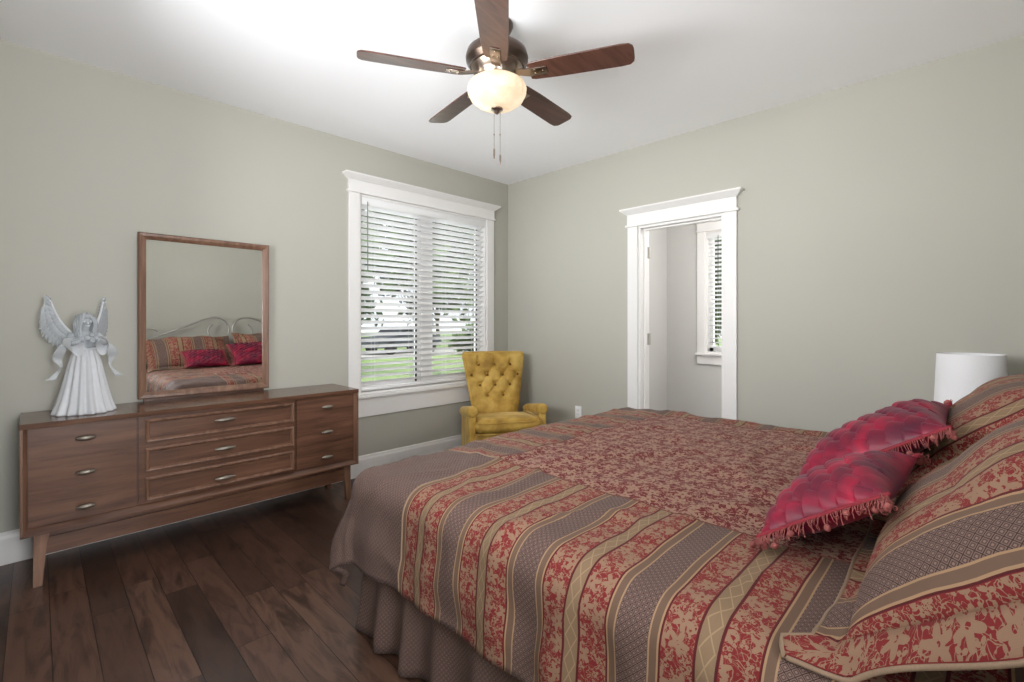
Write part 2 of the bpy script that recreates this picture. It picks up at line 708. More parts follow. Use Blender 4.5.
# inner skin is sage on the bedroom side; the next room side gets its own paint
o = mb.build('wall_east', [M['wall'], M['nextwall']], smooth=0)
for p in o.data.polygons:
    if p.center.x > T - .001:
        p.material_index = 1
o.location.x = EX
struct(o, 'sage grey wall with the open doorway', 'wall')
mb = MB()
wall_holes(mb, 'y', SY - T, SY, WX - T, 0, 0, H, [(-3.66, -3.04, .8, 2.3)])
struct(mb.build('wall_south', M['wall'], smooth=0), 'sage grey wall behind the headboard', 'wall')
mb = MB()
wall_holes(mb, 'x', WX - T, WX, SY, 0, 0, H, [(-3.0, -1.1, 1.18, 2.28)])
struct(mb.build('wall_west', M['wall'], smooth=0), 'sage grey wall beside the camera', 'wall')
# next room
mb = MB()
wall_holes(mb, 'x', NX, NX + T, SY - T, T, 0, H, [NW])
struct(mb.build('wall_next_room_east', M['nextwall'], smooth=0), 'pale grey wall with a small window seen through the doorway', 'wall')
NY = -.80
struct(MB().box((T + EX - .001, NY, 0), (NX, NY + .12, H)).build('wall_next_room_north', M['nextwall'], smooth=0), 'pale grey side wall seen through the doorway', 'wall')
struct(MB().box((T + EX - .001, -3.3, 0), (NX, -3.18, H)).build('wall_next_room_south', M['nextwall'], smooth=0), 'pale grey wall of the next room, out of sight', 'wall')


# baseboards
def baseboard(name, axis, a0, a1, at, sgn, label):
    poly = [(0, 0), (sgn * .015, 0), (sgn * .015, .135), (sgn * .010, .150), (sgn * .010, .160), (sgn * .004, .168), (0, .168)]
    mb = MB()
    if axis == 'y':
        mb.prism([(at + p, q) for p, q in poly], 0, a0, a1)
    else:
        mb.prism([(at + p, q) for p, q in poly], 1, a0, a1)
    struct(mb.build(name, M['trim'], smooth=0), label, 'baseboard')


baseboard('baseboard_north', 'y', WX, EX, 0, -1, 'white baseboard below the wide window')
baseboard('baseboard_east', 'x', D1[1] + .097, -.016, EX, -1, 'white baseboard between the corner and the doorway')
baseboard('baseboard_east_2', 'x', SY, D1[0] - .097, EX, -1, 'white baseboard beside the doorway towards the bed')
baseboard('baseboard_south', 'y', WX, EX - .016, SY, 1, 'white baseboard behind the bed')
baseboard('baseboard_west', 'x', SY + .016, -.016, WX, 1, 'white baseboard beside the camera')


# ------------------------------------------------------------------ window and door trim
def craftsman(mb, axis, at, sgn, a0, a1, z0, z1, cas=.095, hd=.085, cap=.035, sill=True, apron_z=None):
    """flat casing with a header board and cap around an opening; local: a along wall, depth d out of wall"""
    def bx(p0, p1, d0, d1, q0, q1, bev=.002):
        if axis == 'y':
            mb.box((p0, at + sgn * d0, q0), (p1, at + sgn * d1, q1), bev, 1)
        else:
            mb.box((at + sgn * d0, p0, q0), (at + sgn * d1, p1, q1), bev, 1)
    zb = apron_z if sill else 0.0
    bx(a0 - cas, a0, 0, .020, z0 if sill else 0.0, z1)
    bx(a1, a1 + cas, 0, .020, z0 if sill else 0.0, z1)
    bx(a0 - cas - .016, a1 + cas + .016, 0, .032, z1, z1 + .018)            # fillet
    bx(a0 - cas - .002, a1 + cas + .002, 0, .024, z1 + .018, z1 + .018 + hd)          # header board
    zc = z1 + .018 + hd
    # crown cap with an outward sloping face
    e = .048
    lo, hi = a0 - cas, a1 + cas
    b = [(lo - .006, 0), (hi + .006, 0), (hi + .006, .028), (lo - .006, .028)]
    t = [(lo - e, 0), (hi + e, 0), (hi + e, .072), (lo - e, .072)]

    def P3(p, d, z):
        return (p, at + sgn * d, z) if axis == 'y' else (at + sgn * d, p, z)
    mb.hexa([P3(p, d, zc) for p, d in b], [P3(p, d, zc + cap) for p, d in t])
    bx(lo - e, hi + e, 0, .074, zc + cap, zc + cap + .012, .001)
    if sill:
        bx(a0 - cas - .012, a1 + cas + .012, 0, .05, z0 - .028, z0, .006)
        bx(a0 - cas, a1 + cas, 0, .020, apron_z, z0 - .028)


def jamb(mb, axis, at0, at1, a0, a1, z0, z1, t=.018, bottom=True):
    def bx(p0, p1, q0, q1):
        if axis == 'y':
            mb.box((p0, at0, q0), (p1, at1, q1))
        else:
            mb.box((at0, p0, q0), (at1, p1, q1))
    bx(a0, a0 + t, z0, z1)
    bx(a1 - t, a1, z0, z1)
    bx(a0 + t, a1 - t, z1 - t, z1)
    if bottom:
        bx(a0 + t, a1 - t, z0, z0 + t)


w1 = thing('window_1', 'wide white framed twin window beside the mirror', 'window', ((W1[0] + W1[1]) / 2, 0, W1[2]))
w1['kind'] = 'structure'
off = Matrix.Translation((-(W1[0] + W1[1]) / 2, 0, -W1[2]))
mb = MB()
craftsman(mb, 'y', 0, -1, *W1, apron_z=.487)
mb.move(off).build('casing', M['trim'], w1, smooth=0)
mb = MB()
jamb(mb, 'y', -.001, T, *W1)
mb.move(off).build('jamb', M['trim'], w1, smooth=0)
xm = (W1[0] + W1[1]) / 2
mb = MB().box((xm - .05, .07, W1[2] + .018), (xm + .05, .135, W1[3] - .018), .003, 1)
mb.move(off).build('mullion', M['trim'], w1, smooth=0)
for (xa, xb) in ((W1[0] + .018, xm - .05), (xm + .05, W1[1] - .018)):
    mb = MB()
    za, zb = W1[2] + .018, W1[3] - .018
    zmid = (za + zb) / 2
    f = .042
    mb.box((xa, .085, za), (xa + f, .12, zb)).box((xb - f, .085, za), (xb, .12, zb))
    mb.box((xa + f, .085, za), (xb - f, .12, za + f + .02)).box((xa + f, .085, zb - f), (xb - f, .12, zb))
    sash = mb.move(off).build('sash', M['trim'], w1, smooth=0)
    mb = MB()
    mb.box((xa + f, .088, za + f + .02), (xb - f, .094, zb - f))
    mb.move(off).build('pane', M['glass'], sash, smooth=0)
    mb = MB()
    g = .014
    mb.box((xb - f - g, .072, za + f), (xb - f, .0845, zb - f))  # narrow dark strip along one side of the sash
    mb.move(off).build('dark_strip', M['dark_strip'], sash, smooth=0)


def blind(name, label, axis, at, a0, a1, z0, z1, tilt, wand_at, pitch=.0505, width=.058, val=.06):
    """horizontal slat blind; hung in an opening; slats' room edge lifted"""
    t = thing(name, label, 'blind', ((a0 + a1) / 2, at, z1) if axis == 'y' else (at, (a0 + a1) / 2, z1))
    sgn = -1          # room side is -y / -x

    def M3(p, d, z):   # p along, d out towards room, z up (relative to z1)
        return (p, sgn * d, z) if axis == 'y' else (sgn * d, p, z)
    L = (a1 - a0) / 2

    def bx(mb, p0, p1, d0, d1, q0, q1, bev=.003):
        A, B = M3(p0, d0, q0), M3(p1, d1, q1)
        lo = tuple(min(A[i], B[i]) for i in range(3))
        hi = tuple(max(A[i], B[i]) for i in range(3))
        mb.box(lo, hi, bev, 2)
        return mb
    bx(MB(), -L, L, -.025, .028, -.045, 0).build('headrail', M['blind'], t, smooth=30)
    bx(MB(), -L - .002, L + .002, .030, .040, -val, -.001).build('valance', M['blind'], t, smooth=30)
    Hh = z1 - z0
    n = int((Hh - val - .03) / pitch)
    mb = MB()
    ct, st = math.cos(tilt), math.sin(tilt)
    ztop = -val - .012
    for i in range(n):
        z = ztop - i * pitch
        vs = []
        prof = []
        for q in (-1, -.5, 0, .5, 1):
            d = q * width / 2
            crown = .004 * (1 - q * q)
            prof.append((d * ct - crown * st, d * st + crown * ct))
        sag = 0.0
        for p in (-L + .004, L - .004):
            for (d, zz) in prof:
                vs.append(M3(p, d, z + zz + .0013))
            for (d, zz) in reversed(prof):
                vs.append(M3(p, d, z + zz - .0013))
        m = 10
        fs = [tuple(range(m)), tuple(range(m, 2 * m))[::-1]]
        for j in range(m):
            fs.append((j, (j + 1) % m, m + (j + 1) % m, m + j))
        mb.add(vs, fs)
    mb.build('slats', M['blind'], t, smooth=40)
    zl = ztop - n * pitch + .012
    bx(MB(), -L + .004, L - .004, -.026, .026, zl - .022, zl, .004).build('bottom_rail', M['blind'], t, smooth=30)
    mb = MB()
    ncord = 4 if L > .5 else 2
    for i in range(ncord):
        p = -L + .12 + (2 * L - .24) * i / (ncord - 1)
        for d in (-.029, .0295):
            mb.tube([M3(p, d, -.045), M3(p, d, zl)], .0011, 5)
    mb.build('ladder_cords', M['blind'], t, smooth=60)
    wd = MB().tube([M3(wand_at, .046, -.035), M3(wand_at, .05, -.06), M3(wand_at, .052, -.60)], [.003, .004, .0045], 8)
    wd.build('tilt_wand', M['wandmat'], t, smooth=60)
    return t


M['wandmat'] = plain('clear_grey_wand', sr(120, 120, 116), .3)
blind('window_blind', 'wide white slatted blind in the window beside the mirror', 'y', .032, W1[0] + .022, W1[1] - .022, W1[2] + .02, W1[3] - .02,
      math.radians(27), -.63)

# next room window
w2 = thing('window_2', 'narrow white framed window seen through the doorway', 'window', (NX, (NW[0] + NW[1]) / 2, NW[2]))
w2['kind'] = 'structure'
off = Matrix.Translation((-NX, -(NW[0] + NW[1]) / 2, -NW[2]))
mb = MB()
craftsman(mb, 'x', NX, -1, *NW, apron_z=NW[2] - .13)
mb.move(off).build('casing', M['trim'], w2, smooth=0)
mb = MB()
jamb(mb, 'x', NX - .001, NX + T, *NW)
mb.move(off).build('jamb', M['trim'], w2, smooth=0)
mb = MB()
ya, yb, za, zb = NW[0] + .018, NW[1] - .018, NW[2] + .018, NW[3] - .018
mb.box((NX + .085, ya, za), (NX + .12, ya + .04, zb)).box((NX + .085, yb - .04, za), (NX + .12, yb, zb))
mb.box((NX + .085, ya, za), (NX + .12, yb, za + .05)).box((NX + .085, ya, zb - .04), (NX + .12, yb, zb))
sash = mb.move(off).build('sash', M['trim'], w2, smooth=0)
MB().box((NX + .09, ya + .04, za + .05), (NX + .096, yb - .04, zb - .04)).move(off).build('pane', M['glass'], sash, smooth=0)
blind('window_blind', 'narrow white slatted blind in the window beyond the doorway', 'x', NX + .032, NW[0] + .022, NW[1] - .022, NW[2] + .02, NW[3] - .02,
      math.radians(16), .28)
# unseen openings added beside and behind the camera to let in fill light
for nm, ax, at, sg, op in (('added_opening_west', 'x', WX, 1, (-3.0, -1.1, 1.18, 2.28)), ('added_opening_south', 'y', SY, 1, (-3.66, -3.04, .8, 2.3))):
    mb = MB()
    jamb(mb, ax, at - T if True else at, at, *op)
    struct(mb.build(nm, M['trim'], smooth=0), 'white lined opening added behind the camera for fill light' if ax == 'y' else 'white lined opening added beside the camera for fill light', 'window')

# door casing, jamb, hinges and the door swung away
d1 = thing('door_1', 'white craftsman door casing around the open doorway', 'doorway', (EX, (D1[0] + D1[1]) / 2, 0))
d1['kind'] = 'structure'
off = Matrix.Translation((0, -(D1[0] + D1[1]) / 2, 0))
mb = MB()
craftsman(mb, 'x', 0, -1, D1[0], D1[1], 0, D1[3], sill=False)
mb.move(off).build('casing', M['trim'], d1, smooth=0)
mb = MB()
craftsman(mb, 'x', T, 1, D1[0], D1[1], 0, D1[3], sill=False)
mb.move(off).build('casing', M['trim'], d1, smooth=0)
mb = MB()
jamb(mb, 'x', -.001, T + .001, D1[0], D1[1], 0, D1[3], bottom=False)
mb.move(off).build('jamb', M['trim'], d1, smooth=0)
mb = MB()
mb.box((.055, D1[1] - .030, 0), (.09, D1[1] - .018, D1[3] - .018)).box((.055, D1[0] + .018, 0), (.09, D1[0] + .030, D1[3] - .018))
mb.box((.055, D1[0] + .03, D1[3] - .030), (.09, D1[1] - .03, D1[3] - .018))
mb.move(off).build('door_stop', M['trim'], d1, smooth=0)
# door leaf
HX0, HY0 = EX + T + .004, D1[1] - .020
dl = thing('door_2', 'white panelled door swung open into the next room', 'door', (HX0, HY0, 0), math.radians(152))
dl['kind'] = 'structure'
Wd, Td = .672, .035
mb = MB()
mb.box((0, 0, .01), (.10, Td, 2.05)).box((Wd - .10, 0, .01), (Wd, Td, 2.05))
mb.box((.10, 0, .01), (Wd - .10, Td, .21)).box((.10, 0, .95), (Wd - .10, Td, 1.07)).box((.10, 0, 1.93), (Wd - .10, Td, 2.05))
mb.box((.10, .009, .21), (Wd - .10, Td - .009, .95)).box((.10, .009, 1.07), (Wd - .10, Td - .009, 1.93))
mb.move(Matrix.Rotation(-PI / 2, 4, 'Z')).build('leaf', M['trim'], dl, smooth=0)
mb = MB().lathe([(.0, 0), (.026, .002), (.026, .006), (.011, .012), (.011, .035), (.026, .045), (.028, .058), (.018, .07), (0, .072)], 20)
mb.move(Matrix.Rotation(-PI / 2, 4, 'Z') @ Matrix.Translation((Wd - .06, 0, .95)) @ Matrix.Rotation(PI / 2, 4, 'X'))
mb.build('knob', M['steel'], dl, smooth=40)
for hz in (.28, 1.12, 1.86):
    hb = MB()
    hb.tube([(T - .002, D1[1] - .024, hz - .05), (T - .002, D1[1] - .024, hz + .05)], .0075, 10)
    hb.box((T - .040, D1[1] - .0205, hz - .048), (T - .003, D1[1] - .0178, hz + .048))
    hb.box((T + .0, D1[1] - .022, hz - .048), (T + .026, D1[1] - .019, hz + .048))
    hb.move(off).build('hinge', M['steel'], d1, smooth=40)

# outlet
ot = thing('wall_outlet', 'white electrical outlet low on the wall beyond the bed', 'outlet', (EX, -.939, .424))
MB().box((-.007, -.036, -.058), (-.0005, .036, .058), .003).build('cover_plate', M['outlet'], ot)
for z in (-.02, .02):
    rc = MB().prism([(math.cos(a) * .017, z + max(-.0135, min(.0135, math.sin(a) * .017))) for a in [2 * PI * i / 20 for i in range(20)]], 0, -.009, -.0065)
    rc = rc.build('receptacle', M['outlet'], ot, smooth=0)
    MB().box((-.0094, -.008, z - .004), (-.0088, -.0055, z + .006)).box((-.0094, .0055, z - .004), (-.0088, .008, z + .006)).build('slots', M['black'], rc, smooth=0)

# ------------------------------------------------------------------ dresser
DX0, DX1, DZ0, DZ1 = -3.694, -2.008, .252, .787
DYF, DYB = -.452, -.03
dcx = (DX0 + DX1) / 2
dr = thing('dresser', 'long walnut dresser with nine drawers on tapered legs', 'dresser', (dcx, (DYF + DYB) / 2, 0))
off = Matrix.Translation((-dcx, -(DYF + DYB) / 2, 0))
th = .030
# carcass (recessed core) and top
mb = MB()
mb.box((DX0 + .012, DYF + .028, DZ0 + .01), (DX1 - .012, DYB, DZ1 - .02))
mb.move(off).build('carcass', M['walnut_d'], dr, smooth=0)
mb = MB().prism([(DYF, DZ1 - .026), (DYF, DZ1), (DYB, DZ1), (DYB, DZ1 - .026)], 0, DX0 - .002, DX1 + .002)
mb.move(off).build('top', M['walnut_top'], dr, smooth=0)
# face frame: stiles with an inward chamfer, bottom moulding
for (xo, xi) in ((DX0, DX0 + th), (DX1, DX1 - th)):
    sg = 1 if xi > xo else -1
    mb = MB().prism([(xo, DYB), (xo, DYF), (xo + sg * .010, DYF), (xo + sg * .024, DYF + .028), (xo + sg * .024, DYB)], 2, DZ0, DZ1 - .026)
    mb.move(off).build('side_panel', M['walnut_v'], dr, smooth=0)
mb = MB().prism([(DYB, DZ0), (DYF, DZ0), (DYF, DZ0 + .008), (DYF + .028, DZ0 + .034), (DYB, DZ0 + .034)], 0, DX0 + .001, DX1 - .001)
mb.move(off).build('bottom_moulding', M['walnut_v'] if False else M['walnut'], dr, smooth=0)


def pull(x, z, y, L, parent):
    pts, rad = [], []
    n = 14
    for i in range(n + 1):
        t = -1 + 2 * i / n
        pts.append((x + t * L / 2, y - .020 - .004 * (1 - t * t), z))
        rad.append(.005 + .009 * max(0, 1 - abs(t) ** 2.2))
    mb = MB().tube(pts, rad, 12)
    for q in (-.25, .25):
        mb.tube([(x + q * L, y, z), (x + q * L, y - .02, z)], .004, 8)
    mb.move(off).build('pull', M['pewter'], parent, smooth=50)


zt, zb_ = DZ1 - .030, DZ0 + .036
rows = 3
hh = (zt - zb_) / rows
xL0, xL1 = DX0 + .028, -3.262
xC0, xC1 = -3.252, -2.440
xR0, xR1 = -2.430, DX1 - .028
fy = DYF + .022
for r in range(rows):
    z0, z1 = zb_ + r * hh, zb_ + (r + 1) * hh
    for (xa, xb, kind) in ((xL0, xL1, 0), (xC0, xC1, 1), (xR0, xR1, 0)):
        mb = MB()
        mb.box((xa, fy, z0 + .0003), (xb, fy + .02, z1 - .0003))
        dw = mb.move(off).build('drawer', M['walnut'], dr, smooth=0)
        if kind:
            # raised picture-frame moulding
            m0, m1, n0, n1 = xa + .028, xb - .012, z0 + .016, z1 - .016
            mb = MB()
            w = .019
            pr = [(0, 0), (0, .012), (.006, .018), (.011, .017), (w, .004), (w, 0)]

            def strip(A, B, inA, inB):
                vs = []
                for (P, I) in ((A, inA), (B, inB)):
                    for (d, hgt) in pr:
                        vs.append((P[0] + I[0] * d, fy - hgt, P[1] + I[1] * d))
                k_ = len(pr)
                fs = [tuple(range(k_)), tuple(range(k_, 2 * k_))[::-1]]
                for i in range(k_):
                    fs.append((i, (i + 1) % k_, k_ + (i + 1) % k_, k_ + i))
                mb.add(vs, fs)
            cs = [((m0, n0), (1, 1)), ((m1, n0), (-1, 1)), ((m1, n1), (-1, -1)), ((m0, n1), (1, -1))]
            for i in range(4):
                strip(cs[i][0], cs[(i + 1) % 4][0], cs[i][1], cs[(i + 1) % 4][1])
            mb.move(off).build('drawer_moulding', M['walnut_v'], dw, smooth=0)
            pull(-2.848, (.347, .521, .690)[r], fy, .108, dw)
        else:
            pull((xa + xb) / 2, (.346, .517, .688)[r], fy, .076, dw)
# base rail and legs
mb = MB()
ry0, ry1 = DYF + .035, DYB - .03
mb.box((DX0 + .075, ry0, .143), (DX1 - .075, ry0 + .022, .226), .002, 1)
mb.box((DX0 + .08, ry0 + .012, .22), (DX1 - .08, ry0 + .03, DZ0 + .003))
mb.move(off).build('base_rail', M['walnut'], dr, smooth=0)
mb = MB().box((DX0 + .075, ry1 - .022, .080), (DX1 - .075, ry1, DZ0 + .003), .002, 1)
mb.move(off).build('base_rail', M['walnut'], dr, smooth=0)
for (lx, sg) in ((DX0 + .045, -1), (DX1 - .045, 1)):
    for (ly, sy_) in ((DYF + .03, 1), (DYB - .035, -1)):
        a = .042
        yo, yi = ly, ly + sy_ * a
        yl, yh_ = min(yo, yi), max(yo, yi)
        xo, xi = lx - sg * 0, lx - sg * .058
        # top
        xt0, xt1 = min(xo, xi), max(xo, xi)
        ex = .002 * sg
        xb0, xb1 = (xo + ex, xo + ex - sg * .032)
        xb0, xb1 = min(xb0, xb1), max(xb0, xb1)
        ey = -.004 * sy_
        yb0, yb1 = (yo + ey, yo + ey + sy_ * .030)
        yb0, yb1 = min(yb0, yb1), max(yb0, yb1)
        mb = MB()
        # knee: the inner edge sweeps in under the rail
        mb.hexa([(xb0, yb0, 0), (xb1, yb0, 0), (xb1, yb1, 0), (xb0, yb1, 0)],
                [(min(xo, xo - sg * .046), yl, .20), (max(xo, xo - sg * .046), yl, .20), (max(xo, xo - sg * .046), yh_, .20), (min(xo, xo - sg * .046), yh_, .20)])
        mb.hexa([(min(xo, xo - sg * .046), yl, .20), (max(xo, xo - sg * .046), yl, .20), (max(xo, xo - sg * .046), yh_, .20), (min(xo, xo - sg * .046), yh_, .20)],
                [(xt0, yl, DZ0 + .002), (xt1, yl, DZ0 + .002), (xt1, yh_, DZ0 + .002), (xt0, yh_, DZ0 + .002)])
        mb.move(off).build('leg', M['walnut_v'], dr, smooth=0)

# ------------------------------------------------------------------ mirror
MX0, MX1, MZ0, MZ1 = -3.211, -2.481, DZ1 + .001, 1.806
mr = thing('dresser_mirror', 'rectangular walnut framed mirror standing on the dresser', 'mirror', ((MX0 + MX1) / 2, -.05, DZ1))
off = Matrix.Translation((-(MX0 + MX1) / 2, .05, -DZ1))
mb = MB()
w = .040
pr = [(0, 0), (0, .030), (.006, .036), (.020, .034), (w - .004, .022), (w, .018), (w, 0)]
cs = [((MX0, MZ0 + .016), (1, 1)), ((MX1, MZ0 + .016), (-1, 1)), ((MX1, MZ1), (-1, -1)), ((MX0, MZ1), (1, -1))]
for i in range(4):
    (A, IA), (B, IB) = cs[i], cs[(i + 1) % 4]
    vs = [(P[0] + I[0] * d, -.030 - hgt, P[1] + I[1] * d) for (P, I) in ((A, IA), (B, IB)) for (d, hgt) in pr]
    k_ = len(pr)
    fs = [tuple(range(k_)), tuple(range(k_, 2 * k_))[::-1]] + [(j, (j + 1) % k_, k_ + (j + 1) % k_, k_ + j) for j in range(k_)]
    mb.add(vs, fs)
mb.move(off).build('frame', M['walnut_v'], mr, smooth=0)
g0, g1, h0, h1 = MX0 + w - .004, MX1 - w + .004, MZ0 + .016 + w - .004, MZ1 - w + .004
MB().box((g0, -.0455, h0), (g1, -.040, h1)).move(off).build('mirror_glass', M['mirror'], mr, smooth=0)
mb = MB().box((MX0 + .05, -.029, MZ0), (MX0 + .09, -.010, MZ1 - .1)).box((MX1 - .09, -.029, MZ0), (MX1 - .05, -.010, MZ1 - .1))
mb.box((MX0 + .03, -.045, MZ0), (MX1 - .03, -.020, MZ0 + .02))
mb.move(off).build('support', M['walnut_d'], mr, smooth=0)

# ------------------------------------------------------------------ bed
BCX = -1.71
BF, BH = -1.85, -3.92            # mattress foot and head
BZ = .69                         # top of the comforter
bed = thing('bed', 'king size bed with silver scroll headboard and brown pleated skirt', 'bed', (BCX, (BF + BH) / 2, 0))
boff = Matrix.Translation((-BCX, -(BF + BH) / 2, 0))
hw = .955
MB().box((BCX - hw, BH, .355), (BCX + hw, BF, .645), .06, 4).move(boff).build('mattress', M['mattress'], bed, smooth=60)
MB().box((BCX - hw + .01, BH, .16), (BCX + hw - .01, BF - .01, .35), .03, 3).move(boff).build('box_spring', M['sheet'], bed, smooth=60)
mb = MB()
for x in (BCX - hw + .03, BCX + hw - .03):
    mb.box((x - .018, BH - .02, .12), (x + .018, BF - .03, .158))
for y in (BH + .1, (BH + BF) / 2, BF - .1):
    mb.box((BCX - hw + .03, y - .018, .12), (BCX + hw - .03, y + .018, .158))
mb.move(boff).build('side_rails', M['silver'], bed, smooth=0)
for x in (BCX - hw + .06, BCX + hw - .06):
    for y in (BH + .1, BF - .1):
        MB().lathe([(.022, 0), (.022, .03), (.014, .035), (.014, .125)], 14, (x, y, 0)).move(boff).build('leg', M['black'], bed)
# skirt: three gathered sides
path = []


def seg(a, b, n):
    for i in range(n):
        t = i / n
        path.append((a[0] + (b[0] - a[0]) * t, a[1] + (b[1] - a[1]) * t))


x0, x1, y0, y1 = BCX - hw - .012, BCX + hw + .012, BF + .004, BH
seg((x0, y1), (x0, y0), 190)
seg((x0, y0), (x1, y0), 180)
seg((x1, y0), (x1, y1), 190)
path.append((x1, y1))
L_ = [0]
for i in range(1, len(path)):
    L_.append(L_[-1] + math.dist(path[i], path[i - 1]))
NV = 12
tot = L_[-1]


def skirt(i, j):
    x, y = path[i]
    l = L_[i]
    cx, cy = min(max(x, x0 + .06), x1 - .06), min(y, y0 - .06)
    nx, ny = x - cx, y - cy
    if abs(nx) < 1e-6 and abs(ny) < 1e-6:
        nx, ny = 0, 1
    d = math.hypot(nx, ny)
    nx, ny = nx / d, ny / d
    f = j / (NV - 1)
    fold = .5 + .5 * math.sin(l * 2 * PI / .19 + 1.6 * noise.noise((l * 1.7, 0, 0)))
    fold = fold ** 1.6
    amp = .004 + .050 * f ** .8
    o_ = fold * amp + .010 * f * noise.noise((l * 9, f * 2, 3))
    corner = math.exp(-((x - x0) ** 2 + (y - y0) ** 2) / .012) + math.exp(-((x - x1) ** 2 + (y - y0) ** 2) / .012)
    o_ += .028 * corner * f
    z = .36 * (1 - f) + .012 * f
    return (x + nx * o_, y + ny * o_, z)


mb = MB()
mb.grid(skirt, len(path), NV)
uvl = [(L_[i] * 1.25, .36 * j / (NV - 1)) for i in range(len(path)) for j in range(NV)]
sk = mb.move(boff).build('bed_skirt', M['diamond'], bed, smooth=180, uvs=uvl, fix=False)
md = sk.modifiers.new('thick', 'SOLIDIFY')
md.thickness = .004

# headboard: scrolled tube
R_ = .011
hy = -3.975


def spiral(cx, cz, r0, r1, a0, a1, n=36):
    return [(cx + (r0 + (r1 - r0) * t) * math.cos(a0 + (a1 - a0) * t), hy, cz + (r0 + (r1 - r0) * t) * math.sin(a0 + (a1 - a0) * t))
            for t in [i / n for i in range(n + 1)]]


def smooth_path(pts, n=8):
    out = []
    P = [Vector(p) for p in pts]
    P = [P[0]] + P + [P[-1]]
    for i in range(1, len(P) - 2):
        for k in range(n):
            t = k / n
            a, b, c, d = P[i - 1], P[i], P[i + 1], P[i + 2]
            out.append(.5 * ((2 * b) + (c - a) * t + (2 * a - 5 * b + 4 * c - d) * t * t + (3 * b - a - 3 * c + d) * t ** 3))
    out.append(P[-2])
    return out


mb = MB()
for s in (-1, 1):
    pts = [(.945, .99), (.90, 1.02), (.70, 1.10), (.42, 1.225), (.30, 1.275), (.20, 1.297), (.10, 1.27), (.035, 1.19), (.022, 1.10), (.06, 1.025),
           (.15, .99), (.24, 1.02), (.275, 1.09), (.262, 1.16), (.22, 1.195)]
    mb.tube(smooth_path([(BCX + s * p, hy, z + .035) for p, z in pts]), R_, 10)
    pts = [(.93, .99), (.985, 1.03), (.99, 1.09), (.95, 1.135), (.88, 1.14), (.83, 1.115)]
    mb.tube(smooth_path([(BCX + s * p, hy, z + .035) for p, z in pts]), R_ * .9, 10)
    mb.tube([(BCX + s * .955, hy, 0), (BCX + s * .955, hy, 1.02)], .016, 12)
    bm = bmesh.new()
    bmesh.ops.create_uvsphere(bm, u_segments=14, v_segments=10, radius=.02)
    bmesh.ops.translate(bm, verts=list(bm.verts), vec=(BCX + s * .99, hy, 1.185))
    mb.bm(bm)
    mb.tube([(BCX + s * .99, hy, 1.06), (BCX + s * .99, hy, 1.18)], .008, 8)
mb.tube([(BCX - .955, hy, .96), (BCX + .955, hy, .96)], R_, 10)
mb.tube([(BCX - .955, hy, .45), (BCX + .955, hy, .45)], R_, 10)
for i in range(1, 12):
    x = BCX - .955 + 1.91 * i / 12
    mb.tube([(x, hy, .45), (x, hy, .96)], .006, 8)
mb.move(boff).build('headboard', M['silver'], bed, smooth=60)

# ------------------------------------------------------------------ comforter
LX = .945                 # half width of the flat top
DROP = .40
PX0, PX1, PYF = -.58, .82, -2.215     # central panel: half width, foot boundary (world y)
FY = BF + .055 - .09      # flat top ends here (y)
RAD = .095


def frange(a, b, step):
    n = max(1, round((b - a) / step))
    return [a + (b - a) * i / n for i in range(n)]


XS = frange(-LX - DROP, -LX, .016) + frange(-LX, PX0, .018) + frange(PX0, PX1, .02) + frange(PX1, LX, .018) + frange(LX, LX + DROP, .018) + [LX + DROP]
YS = frange(BH + .06, PYF, .022) + frange(PYF, FY, .02) + frange(FY, FY + DROP, .018) + [FY + DROP]
TH = .022


def drape(sx, sy):
    dx = abs(sx) - LX
    dy = sy - FY
    cx = max(-LX, min(LX, sx))
    cy = min(sy, FY)
    ex, ey = max(dx, 0), max(dy, 0)
    d = math.hypot(ex, ey)
    sgx = 1 if sx > 0 else -1
    z = 0.0
    x, y = cx, cy
    n = Vector((0, 0, 1))
    if d > 1e-6:
        ux, uy = sgx * ex / d, ey / d
        th_ = math.atan2(ey, ex)
        cornerness = math.sin(2 * th_) if (ex > 0 and ey > 0) else 0.0
        arc = RAD * PI / 2
        if d < arc:
            a = d / RAD
            out, down = RAD * math.sin(a), RAD * (1 - math.cos(a))
            n = Vector((ux * math.sin(a), uy * math.sin(a), math.cos(a)))
        else:
            e = d - arc
            flare = .08 + .24 * cornerness
            out = RAD + e * math.sin(flare)
            down = RAD + e * math.cos(flare)
            n = Vector((ux, uy, .1)).normalized()
            # soft hanging folds
            l = (sy if ex > 0 and ey <= 0 else sx) if not cornerness else 0
            out += (.020 * noise.noise((sx * 2.0 + 3, sy * 6.5, 1.0)) + .018 * noise.noise((sx * 7.0, sy * 2.2 + 5, 2.0))) * min(1, e / .12)
            # the hem turns under a little at the corner
            if cornerness > .25 and d > .43:
                k_ = min(1, (d - .43) / .08) * (cornerness - .25)
                out -= .07 * k_ * k_ * 2
                down += -.02 * k_
        x, y = cx + ux * out, cy + uy * out
        z = -down
    # crown and sag of the top
    fx, fy = cx / LX, (cy - (BH)) / (FY - BH)
    crown = .014 * (1 - fx * fx) - .020 * max(0, (fy - .72) / .28) ** 2
    w = .010 * noise.noise((sx * 3.1, sy * 3.1, .3)) + .007 * noise.noise((sx * 8, sy * 8, 4.0))
    rid = 1 - abs(noise.noise((sx * 2.3 + 9, sy * 3.7, 7.7)))
    w += .010 * max(0, rid - .86) / .14
    p = Vector((BCX + x, y, BZ + z + crown)) + n * w
    return p


